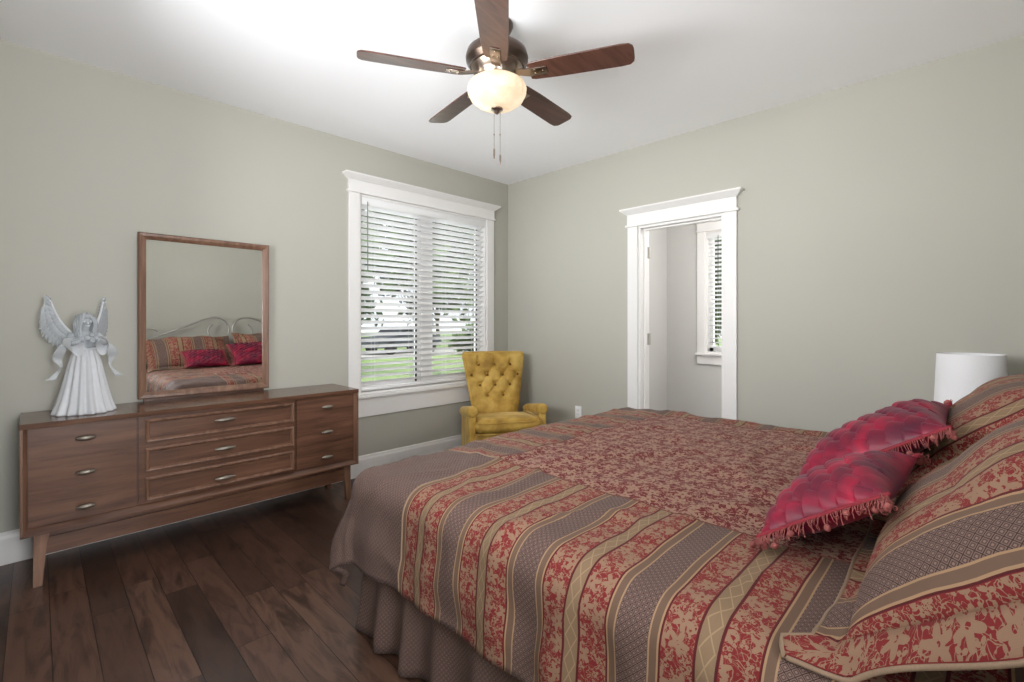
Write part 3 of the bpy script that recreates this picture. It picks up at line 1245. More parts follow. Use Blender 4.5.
SUPPORT = []          # surfaces later pillows and cushions rest on
verts, faces, fm, uvf = [], [], [], []
nx_, ny_ = len(XS), len(YS)
for i in range(nx_):
    for j in range(ny_):
        verts.append(drape(XS[i], YS[j]))
for i in range(nx_ - 1):
    for j in range(ny_ - 1):
        xm_, ym_ = (XS[i] + XS[i + 1]) / 2, (YS[j] + YS[j + 1]) / 2
        inx, iny = PX0 < xm_ < PX1, ym_ < PYF
        faces.append((i * ny_ + j, (i + 1) * ny_ + j, (i + 1) * ny_ + j + 1, i * ny_ + j + 1))
        fm.append(0 if (inx and iny) else 1 if iny else 3 if inx else 2)


SUPPORT.append(BVHTree.FromPolygons(verts, faces))


def cuv(fi, vi):
    i, j = divmod(vi, ny_)
    sx, sy = XS[i], YS[j]
    if fm[fi] == 0:
        return (sx, sy)
    if fm[fi] == 1:
        return (-(sy + 2.487), sx)          # side strips: bands across the drop
    if fm[fi] == 3:
        return ((sx - PX0 - .125) * .31 / .345, sy)               # foot strip
    return (sx, sy)


def cuv2(fi, vi):
    return cuv(fi, vi)


cf = thing('comforter', 'red and taupe striped brocade comforter spread over the bed', 'comforter', (BCX, (BF + BH) / 2, BZ))
coff = Matrix.Translation((-BCX, -(BF + BH) / 2, -BZ))
mb = MB()
mb.v, mb.f = verts, faces
mb.mi = [0 if m == 0 else 2 if m == 2 else 1 for m in fm]
cb = mb.move(coff).build('quilt', [M['floral'], M['stripes'], M['diamond']], cf, smooth=180, uvs=cuv, fix=False)
md = cb.modifiers.new('thick', 'SOLIDIFY')
md.thickness = TH
md.offset = -1.0


# trim cords: panel outline, corner outlines and hem
def cordpath(pts, name, r, mat):
    P = []
    for (sx, sy) in pts:
        p = drape(sx, sy)
        e = .004
        a = drape(sx + e, sy) - drape(sx - e, sy)
        b = drape(sx, sy + e) - drape(sx, sy - e)
        n = a.cross(b)
        n = n.normalized() if n.length > 1e-9 else Vector((0, 0, 1))
        P.append(p + n * r * .3)
    MB().tube(P, r, 6).move(coff).build(name, mat, cf, smooth=180)


yh = BH + .07
ln = lambda a, b, n: [(a[0] + (b[0] - a[0]) * i / n, a[1] + (b[1] - a[1]) * i / n) for i in range(n + 1)]
cordpath(ln((PX0, yh), (PX0, PYF), 90) + ln((PX0, PYF), (PX1, PYF), 60)[1:] + ln((PX1, PYF), (PX1, yh), 90)[1:], 'panel_piping', .0018, M['panel_cord'])
for s in (-1, 1):
    px_ = PX0 if s < 0 else PX1
    cordpath(ln((px_, PYF), (s * (LX + DROP - .004), PYF), 50), 'corner_piping', .003, M['cord'])
    cordpath(ln((px_, PYF), (px_, FY + DROP - .004), 50), 'corner_piping', .003, M['cord'])


# ------------------------------------------------------------------ pillows
def pillow(w, h, t, nu=40, nv=32, pinch=.05, pw=.55, disp=None, back=.8):
    """grid pillow; local x width (-w/2..w/2), y height (0..h), z thickness; returns verts, faces, uv"""
    V, F, U = [], [], []
    pairs = []
    fr = [[0] * (nv + 1) for _ in range(nu + 1)]
    bk = [[0] * (nv + 1) for _ in range(nu + 1)]

    def shp(u, v):
        x = w / 2 * u * (1 - pinch * (1 - v * v) * abs(u) ** 2)
        y = h / 2 * v * (1 - pinch * 1.2 * (1 - u * u) * abs(v) ** 2)
        f = max(0, (1 - abs(u) ** 2.4) * (1 - abs(v) ** 2.4)) ** pw
        return x, y, f
    for i in range(nu + 1):
        for j in range(nv + 1):
            u, v = math.sin((-1 + 2 * i / nu) * PI / 2 * .92) / math.sin(PI / 2 * .92), math.sin((-1 + 2 * j / nv) * PI / 2 * .92) / math.sin(PI / 2 * .92)
            x, y, f = shp(u, v)
            fr[i][j] = len(V)
            z = f * t * .55
            if disp:
                z += disp(x, y, u, v) * min(1, f * 2.5)
            V.append([x, y + h / 2, z])
            U.append((x, y))
            if i in (0, nu) or j in (0, nv):
                bk[i][j] = fr[i][j]
            else:
                bk[i][j] = len(V)
                V.append([x, y + h / 2, -f * t * .45 * back])
                U.append((x, y + 2))
            pairs.append((fr[i][j], bk[i][j]))
    def arc(idx):
        a_ = [0.0]
        for p, q in zip(idx, idx[1:]):
            a_.append(a_[-1] + math.dist(V[p], V[q]))
        return [t_ - a_[-1] / 2 for t_ in a_]
    au = arc([fr[i][nv // 2] for i in range(nu + 1)])
    av = arc([fr[nu // 2][j] for j in range(nv + 1)])
    for i in range(nu + 1):
        for j in range(nv + 1):
            U[fr[i][j]] = (au[i], av[j])
    for i in range(nu):
        for j in range(nv):
            F.append((fr[i][j], fr[i + 1][j], fr[i + 1][j + 1], fr[i][j + 1]))
            F.append((bk[i][j + 1], bk[i + 1][j + 1], bk[i + 1][j], bk[i][j]))
    rim = [(i, 0) for i in range(nu)] + [(nu, j) for j in range(nv)] + [(i, nv) for i in range(nu, 0, -1)] + [(0, j) for j in range(nv, 0, -1)]
    return V, F, U, [V[fr[i][j]] for (i, j) in rim], pairs, [fr[i][j] for (i, j) in rim]


def lean(origin, ang, yaw=0.0, roll=0.0):
    """pillow frame: leaning back towards -y by ang from horizontal"""
    X = Vector((1, 0, 0))
    Y = Vector((0, -math.cos(ang), math.sin(ang)))
    Z = Vector((0, math.sin(ang), math.cos(ang)))
    m = Matrix((X, Y, Z)).transposed().to_4x4()
    return Matrix.Translation(origin) @ Matrix.Rotation(yaw, 4, 'Z') @ m @ Matrix.Rotation(roll, 4, 'Z')


def lift(p, d, clear):
    """how far p must move along d to lie clear of everything it rests on"""
    best = 0.0
    o_ = p + d * .7
    for bvh in SUPPORT:
        hit, nrm, _, dist = bvh.ray_cast(o_, -d, .7 + clear)
        if hit is not None:
            best = max(best, .7 + clear - dist)
    return best


def settle(W, pairs, d, clear, follow=.75, thin=.012):
    """press the back of a pillow (world points W) onto its supports; the front follows"""
    for f, b in pairs:
        s_ = lift(W[b], d, clear)
        if f == b:
            W[f] = W[f] + d * s_
            continue
        gap = (W[f] - W[b]).dot(d)
        W[b] = W[b] + d * s_
        s2 = max(s_ * follow, s_ - gap + min(gap, thin))
        W[f] = W[f] + d * s2
    return W


def sham(label, cx, ybot, ang, w, h, t, bands, droop_side, zoff=0.0, yaw=0.0, near=0.0):
    fl = .055
    base = Vector((cx, ybot, BZ))
    th_ = thing('pillow_sham', label, 'pillow', base, 0, 'striped pillow shams')
    m = lean((cx, ybot, BZ + .035 + zoff), ang, yaw)
    d = Vector((0, math.sin(ang), math.cos(ang)))

    def world(p):
        q = m @ Vector(p)
        if near:                       # the end over the bed edge sinks down
            over = max(0, (cx - w / 2 + .24) - q.x) / .24
            q.z -= near * over ** 1.6 * max(0, min(1, (q.z - BZ + .02) / .20))
        q.z += .006 * noise.noise((q.x * 7, q.y * 7, q.z * 7))
        return q
    V, F, U, rim, pairs, rimi = pillow(w, h, t, 44, 36, .03, .5, lambda x, y, u, v: .006 * noise.noise((x * 6 + cx, y * 6, .2)) + .003 * noise.noise((x * 18, y * 18, cx)))
    W = settle([world(p) for p in V], pairs, d, .014)
    bands = bands - min(u_[0] for u_ in U) * .8
    mb = MB()
    mb.v = [tuple(q - base) for q in W]
    mb.f = F
    mb.build('pillow', M['stripes'], th_, smooth=180, uvs=[(x * .8 + bands, y) for (x, y) in U])
    # flange
    n = len(rim)
    fv, fu = [], []
    rings = 5
    for k_, (x, y, z) in enumerate(rim):
        tx, ty = x / (w / 2), (y - h / 2) / (h / 2)
        for q in range(rings):
            f = q / (rings - 1)
            xx = x + f * fl * (tx if abs(tx) > .93 else tx * .6)
            yy = y + f * fl * (ty if abs(ty) > .93 else ty * .6)
            zz = z + f * .012 * math.sin((x * 9 + y * 9) * 2.2 + cx * 5)
            off_ = W[rimi[k_]] - world((x, y, z))
            p = world((xx, yy, zz)) + off_
            if near and tx < -.93:     # loose end of the flange hangs
                p.z -= (.026 + .030 * (1 - y / h)) * f
            p = p + d * lift(p, d, .015) * (1 if q else 0)
            fv.append(p)
            fu.append(((U[rimi[k_]][0] + xx - x) * .8 + bands, U[rimi[k_]][1] + yy - y))
    ff = []
    for i in range(n):
        for q in range(rings - 1):
            a_, b_2 = i * rings + q, ((i + 1) % n) * rings + q
            ff.append((a_, b_2, b_2 + 1, a_ + 1))
    mb = MB()
    mb.v = [tuple(q - base) for q in fv]
    mb.f = ff
    fo = mb.build('flange', M['stripes'], th_, smooth=180, uvs=fu)
    md = fo.modifiers.new('thick', 'SOLIDIFY')
    md.thickness = .006
    md.offset = 0
    MB().tube([fv[i * rings + rings - 1] - base for i in range(n)], .0045, 8, closed=True).build('piping', M['cord'], fo, smooth=180)
    return th_, BVHTree.FromPolygons(W + fv, [tuple(f) for f in F] + [tuple(i + len(W) for i in f) for f in ff])


def box_pillow(name, label, cx, ybot, ang, w, h, t, mat, group, z0=0.0):
    base = Vector((cx, ybot, BZ))
    t_ = thing(name, label, 'pillow', base, 0, group)
    m = lean((cx, ybot, BZ + .03 + z0), ang)
    d = Vector((0, math.sin(ang), math.cos(ang)))
    V, F, U, rim, pairs, rimi = pillow(w, h, t, 36, 28, .05, .45, lambda x, y, u, v: .008 * noise.noise((x * 5 + cx, y * 5, 1)))
    W = settle([m @ Vector(p) for p in V], pairs, d, .010)
    mb = MB()
    mb.v = [tuple(q - base) for q in W]
    mb.f = F
    mb.build('pillowcase', mat, t_, smooth=180)
    MB().tube([W[i] - base for i in rimi], .004, 6, closed=True).build('seam', mat, t_, smooth=180)
    return BVHTree.FromPolygons(W, [tuple(f) for f in F])


b1 = box_pillow('bed_pillow', 'plain dark red bed pillow behind the striped sham nearest the camera', BCX - .43, -3.68, math.radians(52), .78, .42, .12, M['redcloth'], 'red bed pillows')
b2_ = box_pillow('bed_pillow', 'plain dark red bed pillow behind the striped sham near the lamp', BCX + .44, -3.68, math.radians(54), .80, .45, .12, M['redcloth'], 'red bed pillows')
SUPPORT += [b1, b2_]
_, s1 = sham('big striped pillow sham with corded flange hanging over the near bed edge', BCX - .525, -3.465, math.radians(38), .84, .50, .17, -.092, -1, .0, 0, .02)
_, s2_ = sham('striped pillow sham beside the white lamp shade, behind the larger crimson cushion', BCX + .45, -3.44, math.radians(43), .84, .50, .18, -.215, 1)
SUPPORT += [s1, s2_]


def smock(cell_a, cell_b, amp):
    def f(x, y, u, v):
        # diagonal rows of overlapping pleats
        a = (x * .86 + y * .5) / cell_a
        b = (-x * .5 + y * .86) / cell_b
        row = math.floor(b)
        fb = b - row
        a2 = a + .5 * (row % 2)
        fa = a2 - math.floor(a2)
        up = 1 - fb ** 1.2
        scal = 1 - abs(2 * fa - 1) ** 3 * .8
        seam = -.9 * max(0, 1 - min(fa, 1 - fa) / .06)
        return amp * (up * scal + seam * .35 - .3)
    return f


def cushion(label, cx, ybot, ang, w, h, t, yaw, cells, seed, z0=0.0):
    rnd = random.Random(seed)
    base = Vector((cx, ybot, BZ))
    t_ = thing('throw_cushion', label, 'cushion', base, 0, 'crimson pleated cushions')
    m = lean((cx, ybot, BZ + .035 + z0), ang, yaw)
    d = Vector((0, math.sin(ang), math.cos(ang)))
    V, F, U, rim, pairs, rimi = pillow(w, h, t, 200, 160, .07, .5, smock(*cells), .8)
    W = settle([m @ Vector(p) for p in V], pairs, d, .012, .7)
    SUPPORT.append(BVHTree.FromPolygons(W, [tuple(f) for f in F]))
    mb = MB()
    mb.v = [tuple(q - base) for q in W]
    mb.f = F
    mb.build('cover', M['silk'], t_, smooth=180)
    loc2w = {tuple(r_): W[i] - base for r_, i in zip(rim, rimi)}
    # braid and tasselled fringe on the two short ends
    for s in (-1, 1):
        edge = sorted([p for p in rim if p[0] * s > 0 and abs(abs(p[0]) - w / 2) < .075 * w / 2 + .012 and (abs(p[0]) > w / 2 * .925)], key=lambda p: p[1])
        pts = [loc2w[tuple(p)] + Vector((s * .005, 0, .004)) for p in edge]
        pts = [pts[0]] + [q for a, q in zip(pts, pts[1:]) if (q - a).length > 1e-4]
        br = MB().tube(pts, .006, 8).build('braid', M['fringe_dark'], t_, smooth=180)
        fb, bob = MB(), MB()
        n = 110
        for i in range(n):
            f = (i + .5) / n * (len(pts) - 1)
            k_ = int(f)
            p = pts[k_].lerp(pts[min(k_ + 1, len(pts) - 1)], f - k_)
            out = (m.to_3x3() @ Vector((s, 0, -.1))).normalized()
            dn = Vector((0, -.25, -1))
            L = .012 + rnd.random() * .018
            sw = Vector((rnd.uniform(-.4, .4), rnd.uniform(-.6, .6), rnd.uniform(-.25, .35)))
            q1 = p + out * .012 + sw * .004
            q2 = p + out * (.016 + .4 * L) + dn * L * .45 + sw * .012
            q3 = p + out * (.012 + .55 * L) + dn * L * .8 + sw * .018
            for q_ in (q1, q2, q3):
                w_ = q_ + base
                q_ += d * lift(w_, d, .012)
            fb.tube([p, q1, q2, q3], .001, 4, caps=False)
            if rnd.random() < .5:   # looped thread
                q4 = q3 + out * .006 + sw * .01 + Vector((0, 0, .01))
                q5 = q3 + sw * .010
                q5 += d * lift(q5 + base, d, .012)
                q4 += d * lift(q4 + base, d, .012)
                fb.tube([q3, q5, q4, q2], .0012, 4, caps=False)
            if i % 13 == 4:
                bm = bmesh.new()
                bmesh.ops.create_icosphere(bm, subdivisions=2, radius=.0075)
                bmesh.ops.translate(bm, verts=list(bm.verts), vec=tuple(q3 + d * lift(q3 + base, d, .020)))
                fb.bm(bm)
        fo = fb.build('fringe', M['fringe'], t_, smooth=180)
        fo['kind'] = 'stuff'
    return t_


cushion('smaller oblong crimson pleated cushion with red fringe, leaning on the nearest sham', -2.14, -3.24, math.radians(34), .435, .31, .14, math.radians(-2), (.066, .036, .013), 3)
cushion('larger crimson pleated cushion with fringe between the smaller cushion and the white lamp', -1.615, -3.18, math.radians(33), .48, .45, .16, math.radians(2), (.076, .042, .014), 8)

# ------------------------------------------------------------------ nightstand and lamp beyond the bed
NSX, NSY, NSZ = -.36, -3.62, .60
ns = thing('nightstand', 'small walnut nightstand behind the bed under the white lamp', 'nightstand', (NSX, NSY, 0))
MB().box((-.23, -.20, NSZ - .025), (.23, .20, NSZ), .004).build('top', M['walnut'], ns)
MB().box((-.215, -.185, .18), (.215, .185, NSZ - .026), .003).build('body', M['walnut_v'], ns)
for z in (.20, .385):
    dw = MB().box((-.20, .186, z), (.20, .200, z + .175), .003).build('drawer', M['walnut'], ns)
    MB().lathe([(.006, 0), (.006, .012), (.014, .018), (.010, .026), (0, .028)], 14).move(Matrix.Translation((0, .2, z + .088)) @ Matrix.Rotation(-PI / 2, 4, 'X')).build('knob', M['pewter'], dw)
for x in (-.19, .19):
    for y in (-.16, .16):
        MB().hexa([(x - .012, y - .012, 0), (x + .012, y - .012, 0), (x + .012, y + .012, 0), (x - .012, y + .012, 0)],
                  [(x - .02, y - .02, .181), (x + .02, y - .02, .181), (x + .02, y + .02, .181), (x - .02, y + .02, .181)]).build('leg', M['walnut_v'], ns, smooth=0)
lp = thing('table_lamp', 'white drum shade table lamp beyond the bed pillows', 'lamp', (-.328, -3.577, NSZ))
MB().lathe([(.075, 0), (.078, .008), (.07, .018), (.05, .03), (.062, .07), (.075, .11), (.066, .15), (.036, .185), (.016, .20), (.012, .215)], 32).build('base', M['ceramic'], lp, smooth=60)
MB().lathe([(.010, .214), (.010, .40)], 12).build('stem', M['nickel'], lp)
sh = MB()
zt_ = 1.107 - NSZ
zb2 = zt_ - .285
prof = [(.138, zb2), (.127, zt_), (.1245, zt_), (.1355, zb2), (.138, zb2)]
sh.lathe(prof, 56, cap=False).build('lamp_shade', M['shade'], lp, smooth=40)
sp = MB()
for a in (0, 2 * PI / 3, 4 * PI / 3):
    sp.tube([(0, 0, zt_ - .02), (.125 * math.cos(a), .125 * math.sin(a), zt_ - .012)], .002, 6)
sp.tube([(0, 0, .39), (0, 0, zt_ - .01)], .004, 8)
sp.build('harp', M['nickel'], lp)
MB().lathe([(.006, .40), (.02, .43), (.03, .455), (.024, .48), (0, .488)], 18).build('bulb', M['ceramic'], lp, smooth=60)

# ------------------------------------------------------------------ ceiling fan
FX, FYY = -2.028, -1.923
fan = thing('ceiling_fan', 'five blade walnut ceiling fan with lit glass bowl', 'ceiling fan', (FX, FYY, H))
Z = lambda z: z - H
MB().lathe([(.078, Z(2.739)), (.079, Z(2.725)), (.068, Z(2.70)), (.045, Z(2.675)), (.022, Z(2.668))], 36).build('canopy', M['bronze'], fan, smooth=50)
MB().lathe([(.013, Z(2.68)), (.013, Z(2.63))], 16).build('downrod', M['bronze'], fan)
MB().lathe([(.02, Z(2.645)), (.06, Z(2.642)), (.115, Z(2.625)), (.147, Z(2.598)), (.155, Z(2.57)), (.152, Z(2.548)), (.135, Z(2.53)), (.135, Z(2.523)), (.10, Z(2.52))], 48).build('motor_housing', M['bronze'], fan, smooth=50)
MB().lathe([(.128, Z(2.524)), (.122, Z(2.515)), (.108, Z(2.495)), (.092, Z(2.480)), (.090, Z(2.464)), (.06, Z(2.460))], 48).build('switch_housing', M['nickel'], fan, smooth=50)
gl = [(.088, 2.462), (.115, 2.456), (.138, 2.440), (.147, 2.418), (.144, 2.394), (.128, 2.364), (.100, 2.342), (.062, 2.327), (.022, 2.321)]
gp = [tuple(p) for p in [(r, Z(z)) for r, z in gl]]
globe = MB().lathe(gp, 56).build('glass_bowl', M['globe'], fan, smooth=180)
MB().lathe([(.030, Z(2.326)), (.030, Z(2.316)), (.016, Z(2.310)), (.012, Z(2.300)), (.004, Z(2.294))], 20).build('finial', M['nickel'], fan, smooth=50)
for (cx, cy, zb3) in ((-.008, .012, 2.075), (.014, -.008, 2.045)):
    ch = MB().tube([(cx, cy, Z(2.312)), (cx, cy, Z(zb3 + .05))], .0012, 6).build('pull_chain', M['nickel'], fan)
    MB().lathe([(.002, Z(zb3 + .052)), (.0045, Z(zb3 + .045)), (.005, Z(zb3 + .02)), (.003, Z(zb3))], 10, (cx, cy, 0)).build('fob', M['nickel'], ch)
    MB().lathe([(.001, Z(2.20)), (.004, Z(2.196)), (.001, Z(2.19))], 10, (cx, cy, 0)).build('bead', M['nickel'], ch)


def blade_mesh():
    r0, r1 = .165, .66
    out = []
    n = 10
    # outline in (r, w)
    up = [(r0, .050), (r0 + .02, .057), (r0 + .14, .064), (r1 - .06, .068), (r1 - .02, .064), (r1 - .004, .048), (r1, .028)]
    pts = up + [(r, -w_) for r, w_ in reversed(up)]
    bm = bmesh.new()
    vs = [bm.verts.new((r, w_, 0)) for r, w_ in pts]
    f = bm.faces.new(vs)
    r = bmesh.ops.extrude_face_region(bm, geom=[f])
    bmesh.ops.translate(bm, verts=[g for g in r['geom'] if isinstance(g, bmesh.types.BMVert)], vec=(0, 0, .007))
    bmesh.ops.bevel(bm, geom=[e for e in bm.edges], offset=.002, segments=1, affect='EDGES')
    mb = MB()
    mb.bm(bm)
    return mb


PITCH = math.radians(12)
for ang in (8.5, 80.5, 152.5, 224.5, 296.5):
    R = Matrix.Rotation(math.radians(ang), 4, 'Z') @ Matrix.Translation((0, 0, Z(2.476))) @ Matrix.Rotation(-PITCH, 4, 'X')
    b = blade_mesh().move(R).build('blade', M['blade'], fan, smooth=30)
    mb = MB()
    mb.box((.17, -.024, -.006), (.255, .024, .0), .003)
    mb.hexa([(.085, -.018, .010), (.175, -.026, -.007), (.175, .026, -.007), (.085, .018, .010)], [(.085, -.018, .018), (.175, -.026, -.0005), (.175, .026, -.0005), (.085, .018, .018)])
    for (q, w_) in ((.195, .012), (.195, -.012), (.235, 0)):
        mb.lathe([(.006, -.010), (.006, -.005)], 10, (q, w_, 0))
    R2 = Matrix.Rotation(math.radians(ang), 4, 'Z') @ Matrix.Translation((0, 0, Z(2.476))) @ Matrix.Rotation(-PITCH, 4, 'X')
    mb.move(R2).build('blade_iron', M['nickel'], b, smooth=30)

# ------------------------------------------------------------------ armchair
CHX, CHY = -.665, -.515
chair = thing('armchair', 'mustard yellow tufted velvet armchair in the corner', 'armchair', (CHX, CHY, 0), math.radians(-31))
# local frame: front is -y; seat centre at origin
BUT = []
for (r, z, xs) in ((0, .86, (-.155, .0, .155)), (1, .765, (-.225, -.075, .075, .225)), (2, .67, (-.145, 0, .145)), (3, .575, (-.075, .075))):
    for x in xs:
        BUT.append((x, z))


def back_front(x, z):
    """y of the back cushion's front surface"""
    y = .205 + (z - .42) * .22 - .055
    d = 0
    for (bx_, bz_) in BUT:
        r2 = ((x - bx_) ** 2 + (z - bz_) ** 2)
        d += .034 * math.exp(-r2 / .0011)
    # pleats between neighbouring buttons
    for i, (ax, az) in enumerate(BUT):
        for (bx_, bz_) in BUT[i + 1:]:
            L = math.hypot(ax - bx_, az - bz_)
            if L < .135 and abs(az - bz_) > .02:
                t = max(0, min(1, ((x - ax) * (bx_ - ax) + (z - az) * (bz_ - az)) / L ** 2))
                q = math.hypot(x - ax - t * (bx_ - ax), z - az - t * (bz_ - az))
                d += .010 * math.exp(-(q / .011) ** 2)
    # vertical pleats from the top row to the top edge
    for bx_ in (-.155, 0, .155):
        if z > .86:
            d += .009 * math.exp(-((x - bx_ * (1 + (z - .86) * .5)) / .011) ** 2)
    return y, d


def half_w(z):
    return .205 + .090 * max(0, (z - .42) / .53) ** .9


NU, NV2 = 84, 80
mb = MB()


def bk(i, j):
    u, v = -1 + 2 * i / (NU - 1), j / (NV2 - 1)
    z = .37 + .60 * v
    hwz = half_w(z)
    x = u * hwz
    y, d = back_front(x, z)
    e = max(0, 1 - abs(u) ** 6) ** .5 * max(0, 1 - max(0, (v - .90) / .10) ** 2.5) ** .5
    return (x, y + .05 - (.05 + .012 * (1 - u * u)) * e + d * e, z + .008 * (1 - abs(u)) * v)


mb.grid(bk, NU, NV2)
mb.build('backrest_cushion', M['velvet'], chair, smooth=180)
# outer back shell
mb = MB()
prof = []
vs, fs = [], []
for z in (.30, .45, .60, .75, .90, .955, .972):
    hwz = half_w(z) + .012
    y0_ = .205 + (z - .42) * .22 - .022
    rr = 0.0 if z < .95 else .012
    vs += [(-hwz + rr, y0_, z), (hwz - rr, y0_, z), (hwz - rr - .012, y0_ + .085 - rr, z), (-hwz + rr + .012, y0_ + .085 - rr, z)]
for i in range(6):
    for j in range(4):
        fs.append((i * 4 + j, i * 4 + (j + 1) % 4, i * 4 + 4 + (j + 1) % 4, i * 4 + 4 + j))
fs += [(3, 2, 1, 0), (24, 25, 26, 27)]
mb.add(vs, fs)
o = mb.build('back_shell', M['velvet'], chair, smooth=40)
bv = o.modifiers.new('round', 'BEVEL')
bv.width = .012
bv.segments = 3
bv.limit_method = 'ANGLE'
# welt round the back
pts = []
for z in [.42 + .53 * i / 20 for i in range(21)]:
    y, _ = back_front(half_w(z), z)
    pts.append((-half_w(z) - .006, y + .045, z))
top = [(half_w(.965) * t, back_front(half_w(.965) * t, .965)[0] + .05, .974 + .006 * (1 - abs(t))) for t in [-.97 + 1.94 * i / 16 for i in range(17)]]
rt = [(-p[0], p[1], p[2]) for p in reversed(pts)]
MB().tube(pts + top + rt, .006, 8).build('welt', M['velvet'], chair, smooth=180)
for (bx_, bz_) in BUT:
    y, d = back_front(bx_, bz_)
    bm = bmesh.new()
    bmesh.ops.create_uvsphere(bm, u_segments=12, v_segments=8, radius=.012)
    bmesh.ops.scale(bm, verts=list(bm.verts), vec=(1, .55, 1))
    bmesh.ops.translate(bm, verts=list(bm.verts), vec=(bx_, y - .012 + .034 - .006, bz_))
    b2 = MB()
    b2.bm(bm)
    b2.build('button', M['velvet_d'], chair, smooth=180)
# seat cushion
mb = MB()
n_ = 26
sx0, sx1, sy0, sy1, sz0, sz1 = -.287, .287, -.375, .20, .330, .448
bm = bmesh.new()
bmesh.ops.create_cube(bm, size=1)
for v in bm.verts:
    v.co = Vector(((sx0 + sx1) / 2 + v.co.x * (sx1 - sx0), (sy0 + sy1) / 2 + v.co.y * (sy1 - sy0), (sz0 + sz1) / 2 + v.co.z * (sz1 - sz0)))
bmesh.ops.bevel(bm, geom=list(bm.edges), offset=.028, segments=4, affect='EDGES')
bmesh.ops.subdivide_edges(bm, edges=[e for e in bm.edges if e.calc_length() > .1], cuts=12, use_grid_fill=True)
for v in bm.verts:
    u_, w_ = (v.co.x - (sx0 + sx1) / 2) / (sx1 - sx0) * 2, (v.co.y - (sy0 + sy1) / 2) / (sy1 - sy0) * 2
    c_ = max(0, 1 - u_ * u_) * max(0, 1 - w_ * w_)
    if v.co.z > (sz0 + sz1) / 2:
        v.co.z += .024 * c_ ** .6 + .004 * noise.noise(v.co * 7) - .045 * max(0, (w_ + .8) / 1.8)
    if v.co.y < sy0 + .03:
        v.co.y -= .016 * (1 - u_ * u_)
mb.bm(bm)
mb.build('seat_cushion', M['velvet'], chair, smooth=180)
mb = MB()
for zz in (sz1 - .012, sz0 + .012):
    mb.tube([(sx0 + .012, sy1 - .02, zz), (sx0 + .004, sy0 + .03, zz)] + [(sx0 + .03 + (sx1 - sx0 - .06) * i / 12, sy0 - .004 - .016 * (1 - ((i - 6) / 6) ** 2), zz) for i in range(13)] + [(sx1 - .004, sy0 + .03, zz), (sx1 - .012, sy1 - .02, zz)], .006, 8)
mb.build('seat_welt', M['velvet'], chair, smooth=180)
# base body with front rail
MB().box((-.290, -.355, .075), (.290, .27, .333), .02, 3).build('seat_base', M['velvet'], chair, smooth=60)
# arms: inner panel with a rolled, pleated front
for s in (-1, 1):
    mb = MB()
    xa, xb = (s * .270, s * .326)
    mb.box((min(xa, xb), -.30, .08), (max(xa, xb), .22, .44), .018, 3)
    mb.build('arm', M['velvet'], chair, smooth=60)
    roll = MB()
    pts, rad = [], []
    for i in range(15):
        t = i / 14
        y = -.315 + .53 * t
        pts.append((s * (.304 + .008 * math.sin(t * PI)), y, .520 - .085 * t))
        rad.append((.050 if 0 < i < 14 else .044) - .008 * t)
    roll.tube(pts, rad, 22)
    ro = roll.build('arm_roll', M['velvet'], chair, smooth=60)
    # front scroll: pleated disc with a centre button, and front post under it
    MB().lathe([(.046, 0), (.044, .010), (.030, .017), (.008, .012)], 28, fn=lambda r, z, a: r * (1 + .03 * math.sin(11 * a))).move(
        Matrix.Translation((s * .304, -.315, .520)) @ Matrix.Rotation(PI / 2, 4, 'X')).build('scroll_front', M['velvet'], ro, smooth=70)
    MB().box((s * .304 - .032, -.322, .08), (s * .304 + .032, -.26, .49), .016, 3).build('arm_post', M['velvet'], ro, smooth=60)
# swivel foot
MB().lathe([(.20, .0), (.205, .02), (.17, .045), (.06, .06), (.06, .078)], 40, (0, -.04, 0)).build('swivel_base', M['bronze'], chair, smooth=40)

# ------------------------------------------------------------------ angel figurine
ANX, ANY = -3.456, -.240
ang_ = thing('angel_figurine', 'clear white acrylic angel figurine with raised wings standing on the dresser', 'figurine', (ANX, ANY, DZ1), math.radians(12))
FACE = -PI / 2       # angel faces -y locally


def flute(r, z, a):
    k_ = max(0, min(1, (.33 - z) / .33))
    return r * (1 + (.05 + .05 * k_) * math.sin(15 * a + .6 * math.sin(3 * a)) + .04 * k_ * math.sin(4 * a + 1))


prof = [(.112, 0), (.120, .005), (.116, .02), (.104, .06), (.093, .11), (.083, .16), (.074, .21), (.065, .26), (.055, .30), (.044, .330), (.038, .342)]
pp = []
for i in range(len(prof) - 1):
    for k_ in range(3):
        t = k_ / 3
        pp.append((prof[i][0] * (1 - t) + prof[i + 1][0] * t, prof[i][1] * (1 - t) + prof[i + 1][1] * t))
pp.append(prof[-1])
MB().lathe(pp, 120, fn=flute).build('gown', M['acrylic'], ang_, smooth=180)
MB().tube([(.044 * math.cos(a), .036 * math.sin(a), .340 + .004 * math.sin(a)) for a in [2 * PI * i / 24 for i in range(24)]], .008, 8, closed=True).build('waistband', M['acrylic'], ang_, smooth=180)


def skin(nodes, edges, name, mat, parent, sub=2, ell=None):
    me = bpy.data.meshes.new(name)
    me.from_pydata([n[:3] for n in nodes], edges, [])
    o = bpy.data.objects.new(name, me)
    COL.objects.link(o)
    o.parent = parent
    md = o.modifiers.new('skin', 'SKIN')
    for i, n in enumerate(nodes):
        sv = me.skin_vertices[0].data[i]
        sv.radius = (n[3], n[3] if len(n) < 5 else n[4])
        sv.use_root = (i == 0)
    md.use_smooth_shade = True
    s2 = o.modifiers.new('sub', 'SUBSURF')
    s2.levels = s2.render_levels = sub
    me.materials.append(mat)
    return o


